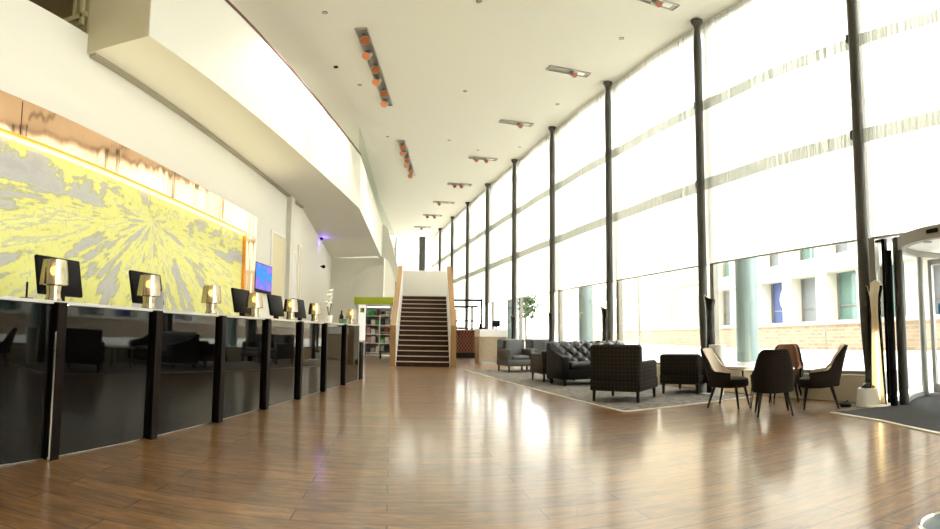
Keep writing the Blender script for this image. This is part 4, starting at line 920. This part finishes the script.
for (x, y), l in zip(DLP, DLL):
    lb = 'tiny flush ceiling downlight, ' + l
    if d0 is None:
        d0 = thing('ceiling_downlight', lb, 'light', (x, y, 6.68), 0, 'flush ceiling downlights')
        MB().lathe([(0.05, 0), (0.05, -0.008), (0.035, -0.01), (0.035, 0.0)], 18, close=False).done('rim', 'tray', d0); MB().cyl((0, 0, -0.001), (0, 0, -0.006), 0.034, seg=16).done('lens', 'spot_body', d0)
    else: dup(d0, lb, (x, y, 6.68), 0)
t = thing('smoke_detector', 'small black detector dot on the ceiling near the balcony top', 'detector', (-2.75, 10.6, 6.68), 0)
MB().lathe([(0.05, 0), (0.045, -0.02), (0.02, -0.03), (0.0, -0.03)], 14).done('body', 'black', t); MB().cyl((0, 0, -0.03), (0, 0, -0.045), 0.014, seg=8).done('sensor', 'greyplastic', t)

# ================================================================== OUTSIDE
GZ = 0.36
struct(MB().prism([FS(3.95, 5.89)[:2], FS(95, 5.89)[:2], (70, 110), (70, -40), FS(-40, 8.9)[:2], FS(3.95, 8.9)[:2]], GZ-0.3, GZ).done('ground_outside', 'pave', smooth=False), 'pale paving in the street outside the glass', 'ground')
struct(MB().prism([FS(-12, 5.89)[:2], FS(3.945, 5.89)[:2], FS(3.945, 8.89)[:2], FS(-12, 8.89)[:2]], -0.3, 0.0).done('ground_entrance', 'pave', smooth=False), 'level pale paving outside the revolving door', 'ground')
bw = thing('brick_wall', 'low brown brick wall with a pale coping across the street', 'wall', (9.5, 0, GZ), 0)
MB().box((0, 28, 0.36), (0.3, 56, 0.72)).done('brickwork', 'brick', bw, False); MB().box((0, 28, 0.77), (0.42, 56.2, 0.10)).done('coping', 'stone', bw, False)
cx0 = thing('exterior_column', 'broad teal round column just outside the glass behind the round table', 'column', FS(7.12, 6.62, GZ), 0, 'teal columns outside the glass')
MB().lathe([(0.20, 0), (0.20, 8.0), (0, 8.0)], 32).done('shaft', 'teal', cx0); MB().lathe([(0.215, 0), (0.215, 0.06), (0.2, 0.07)], 32, close=False).done('collar', 'steel', cx0)
for i, s_ in enumerate((13.5, 19.85)): dup(cx0, ['broad teal round column outside the glass above the tufted sofa', 'broad teal round column outside the glass beside the white desk'][i], FS(s_, 6.62, GZ), 0)
# pale stone office with deep openings
of = thing('stone_office', 'pale stone office with columns and dark shop windows across the street', 'building', (13.0, 0, GZ), 0)
b = MB(); ya, yb = 6.0, 26.0
b.box((4.0, (ya+yb)/2, 4.5), (7.0, yb-ya, 9.0)); b.box((0.2, (ya+yb)/2, 0.42), (0.8, yb-ya, 0.86)); b.box((0.1, (ya+yb)/2, 3.05), (1.0, yb-ya, 0.62)); b.box((0.2, (ya+yb)/2, 4.95), (0.8, yb-ya, 0.6))
for i in range(9): b.box((0.05, 7.2+2.45*i, 2.2), (0.5, 0.72, 4.4))
b.done('wall', 'stone', of, False)
for i in range(8):
    y = 7.2+2.45*i+1.225
    f = MB().box((0.45, y, 1.8), (0.06, 1.72, 1.9)).done('window', ['ext_green', 'ext_glass', 'ext_green', 'ext_green', 'ext_glass', 'ext_blue', 'ext_glass', 'ext_glass'][i], of, False)
    q = MB(); q.box((0.40, y-0.3, 1.8), (0.05, 0.05, 1.9)); q.box((0.40, y, 1.45), (0.05, 1.7, 0.05)); q.done('glazing_bar', 'mullion', f, False)
    f = MB().box((0.45, y, 4.0), (0.06, 1.72, 1.28)).done('window', ['ext_glass', 'ext_green', 'ext_glass'][i % 3], of, False)
    q = MB(); q.box((0.40, y+0.2, 4.0), (0.05, 0.05, 1.28)); q.done('glazing_bar', 'white', f, False)
b = MB(); pts = [(0.36, 20.35+0.42*math.cos(2*PI*i/24), 1.95+0.42*math.sin(2*PI*i/24)) for i in range(25)]; b.tube(pts, 0.07, 8, False); b.done('ring_emblem', 'white', of)
oc = thing('ochre_building', 'pale ochre building with rows of slit windows across the street', 'building', (13.2, 0, GZ), 0)
b = MB(); b.box((4.0, 58.5, 7), (8, 62, 14)); b.done('wall', 'ochre', oc, False)
b = MB(); b.box((-0.02, 58.5, 0.35), (0.1, 62, 0.7)); b.box((-0.05, 58.5, 3.9-GZ), (0.16, 62, 0.16)); b.done('stone_band', 'stone', oc, False)
for i in range(9):
    for z0_, z1_ in ((1.7, 3.2), (3.75, 5.1), (5.8, 7.2)):
        y = 29.0 + 3.6*i
        for j in range(3):
            MB().box((-0.01, y+0.75*j, (z0_+z1_)/2-GZ+0.1), (0.08, 0.34, z1_-z0_)).done('window', 'ext_glass', oc, False)
# lamp post, sign post, tree
lp = thing('street_lamp_post', 'thin grey lamp post in the street right of the third column', 'lamp post', (8.2, 25.5, GZ), 0)
MB().cyl((0, 0, 0), (0, 0, 5.5), 0.07, 0.05, 10).done('pole', 'mullion', lp); MB().box((-0.25, 0, 5.52), (0.6, 0.12, 0.08)).done('lamp_head', 'mullion', lp)
sg = thing('sign_post', 'short post with a small square plate before the brick wall', 'sign', (8.9, 11.7, GZ), 0)
MB().cyl((0, 0, 0), (0, 0, 0.62), 0.02, seg=8).done('pole', 'mullion', sg); MB().box((-0.02, 0, 0.62), (0.02, 0.2, 0.2)).done('plate', 'mullion', sg, False)
tr = thing('street_tree', 'small leafy tree in the street behind the far floor lamp', 'tree', (4.0, 38.0, GZ), 0)
MB().cyl((0, 0, 0), (0, 0, 1.8), 0.12, 0.07, 10).done('trunk', 'bark', tr)
b = MB()
for i in range(420):
    d = Vector((random.gauss(0, 1), random.gauss(0, 1), random.gauss(0, 1))).normalized()*random.uniform(0.3, 1.0)
    c_ = Vector((0, 0, 2.6)) + Vector((d.x*1.0, d.y*1.0, d.z*1.1)); q = random.uniform(0.10, 0.2)
    n = Vector((random.uniform(-1, 1), random.uniform(-1, 1), random.uniform(-1, 1))).normalized(); x = n.orthogonal().normalized(); y = n.cross(x)
    b.bm.faces.new([b.bm.verts.new(c_+x*q), b.bm.verts.new(c_+y*q*0.6), b.bm.verts.new(c_-x*q), b.bm.verts.new(c_-y*q*0.6)])
b.done('crown', 'leaf', tr, False)

# ================================================================== LIGHT
wd = bpy.data.worlds.new('overcast_sky'); sc.world = wd; wd.use_nodes = True
bg = wd.node_tree.nodes['Background']; bg.inputs[0].default_value = (1.0, 0.985, 0.94, 1); bg.inputs[1].default_value = 4.4
def spot(name, loc, target, power, col=(1, 0.86, 0.66), size=1.2, blend=0.6, r=0.08):
    l = bpy.data.lights.new(name, 'SPOT'); l.energy = power; l.color = col; l.spot_size = size; l.spot_blend = blend; l.shadow_soft_size = r
    o = bpy.data.objects.new(name, l); C.objects.link(o); o.location = loc
    o.rotation_euler = (Vector(target)-Vector(loc)).to_track_quat('-Z', 'Y').to_euler(); return o
def point(name, loc, power, col=(1, 0.8, 0.5), r=0.05):
    l = bpy.data.lights.new(name, 'POINT'); l.energy = power; l.color = col; l.shadow_soft_size = r
    o = bpy.data.objects.new(name, l); C.objects.link(o); o.location = loc; return o
for i in range(3):
    spot('tray_spot_light', (-1.95, 9.6+1.3*i, 6.42), (-4.1, 6.0+3.0*i, 2.2), 110, col=(1, 0.93, 0.80), size=1.7)
for i in range(3):
    spot('tray_spot_light', (-2.0, 16.0+1.4*i, 6.42), (-3.0, 16.0+2.6*i, 0.5), 110, col=(1, 0.93, 0.80), size=1.7)
for (x, y) in DLP[:9]:
    spot('downlight_fill', (x, y, 6.66), (x, y, 0), 60, col=(1, 0.93, 0.82), size=2.0, r=0.05)  # added interior fill at the ceiling downlights, whose lenses stay unlit
def area(name, loc, rot, sx, sy, power, col, spread=180):
    l = bpy.data.lights.new(name, 'AREA'); l.shape = 'RECTANGLE'; l.size = sx; l.size_y = sy; l.energy = power; l.color = col; l.spread = math.radians(spread)
    o = bpy.data.objects.new(name, l); C.objects.link(o); o.location = loc; o.rotation_euler = rot; return o
area('soffit_fill_light', (wl(6.2)+0.09, 6.2, 3.27), (PI, 0.6, WY), 0.05, 9.0, 13, (1.0, 0.90, 0.55), 120)  # added uplight to brighten the soffit, no fitting on the frame top
for i in range(3): point('upper_level_fill', (-5.2, 7.0+4*i, 6.2), 45, (1, 0.93, 0.8), 0.15)  # added fill for the upper level and its ceiling, no fixtures modelled
point('violet_accent', (-5.12, 18.8, 4.12), 3, (0.25, 0.12, 1.0), 0.09)

# ================================================================== CAMERA (panoramic, like the stitched photograph)
F, X0, Y0, PITCH, ROLL = 548.7, 468.2, 293.2, 0.07185, 0.009965
cam = bpy.data.cameras.new('camera'); co = bpy.data.objects.new('camera', cam); C.objects.link(co)
cam.type = 'PANO'
tgt = cam.cycles if hasattr(cam, 'cycles') and hasattr(cam.cycles, 'panorama_type') else cam
tgt.panorama_type = 'EQUIRECTANGULAR'
tgt.longitude_min = -X0/F; tgt.longitude_max = (940-X0)/F
tgt.latitude_min = -(529-Y0)/F; tgt.latitude_max = Y0/F
cam.clip_start = 0.05; cam.clip_end = 300
cp, sp2 = math.cos(PITCH), math.sin(PITCH); cr, sr = math.cos(ROLL), math.sin(ROLL)
X = Vector((1, 0, 0)); Yv = Vector((0, cp, sp2)); Zv = Vector((0, -sp2, cp))
right = X*cr + Zv*sr; up = -X*sr + Zv*cr
co.matrix_world = Matrix(((right.x, up.x, -Yv.x, 0), (right.y, up.y, -Yv.y, 0), (right.z, up.z, -Yv.z, H), (0, 0, 0, 1)))
sc.camera = co
vs = sc.view_settings
vs.view_transform = 'Standard'; vs.look = 'None'; vs.exposure = 1.0; vs.gamma = 1.0
try: vs.use_curve_mapping = False
except Exception: pass
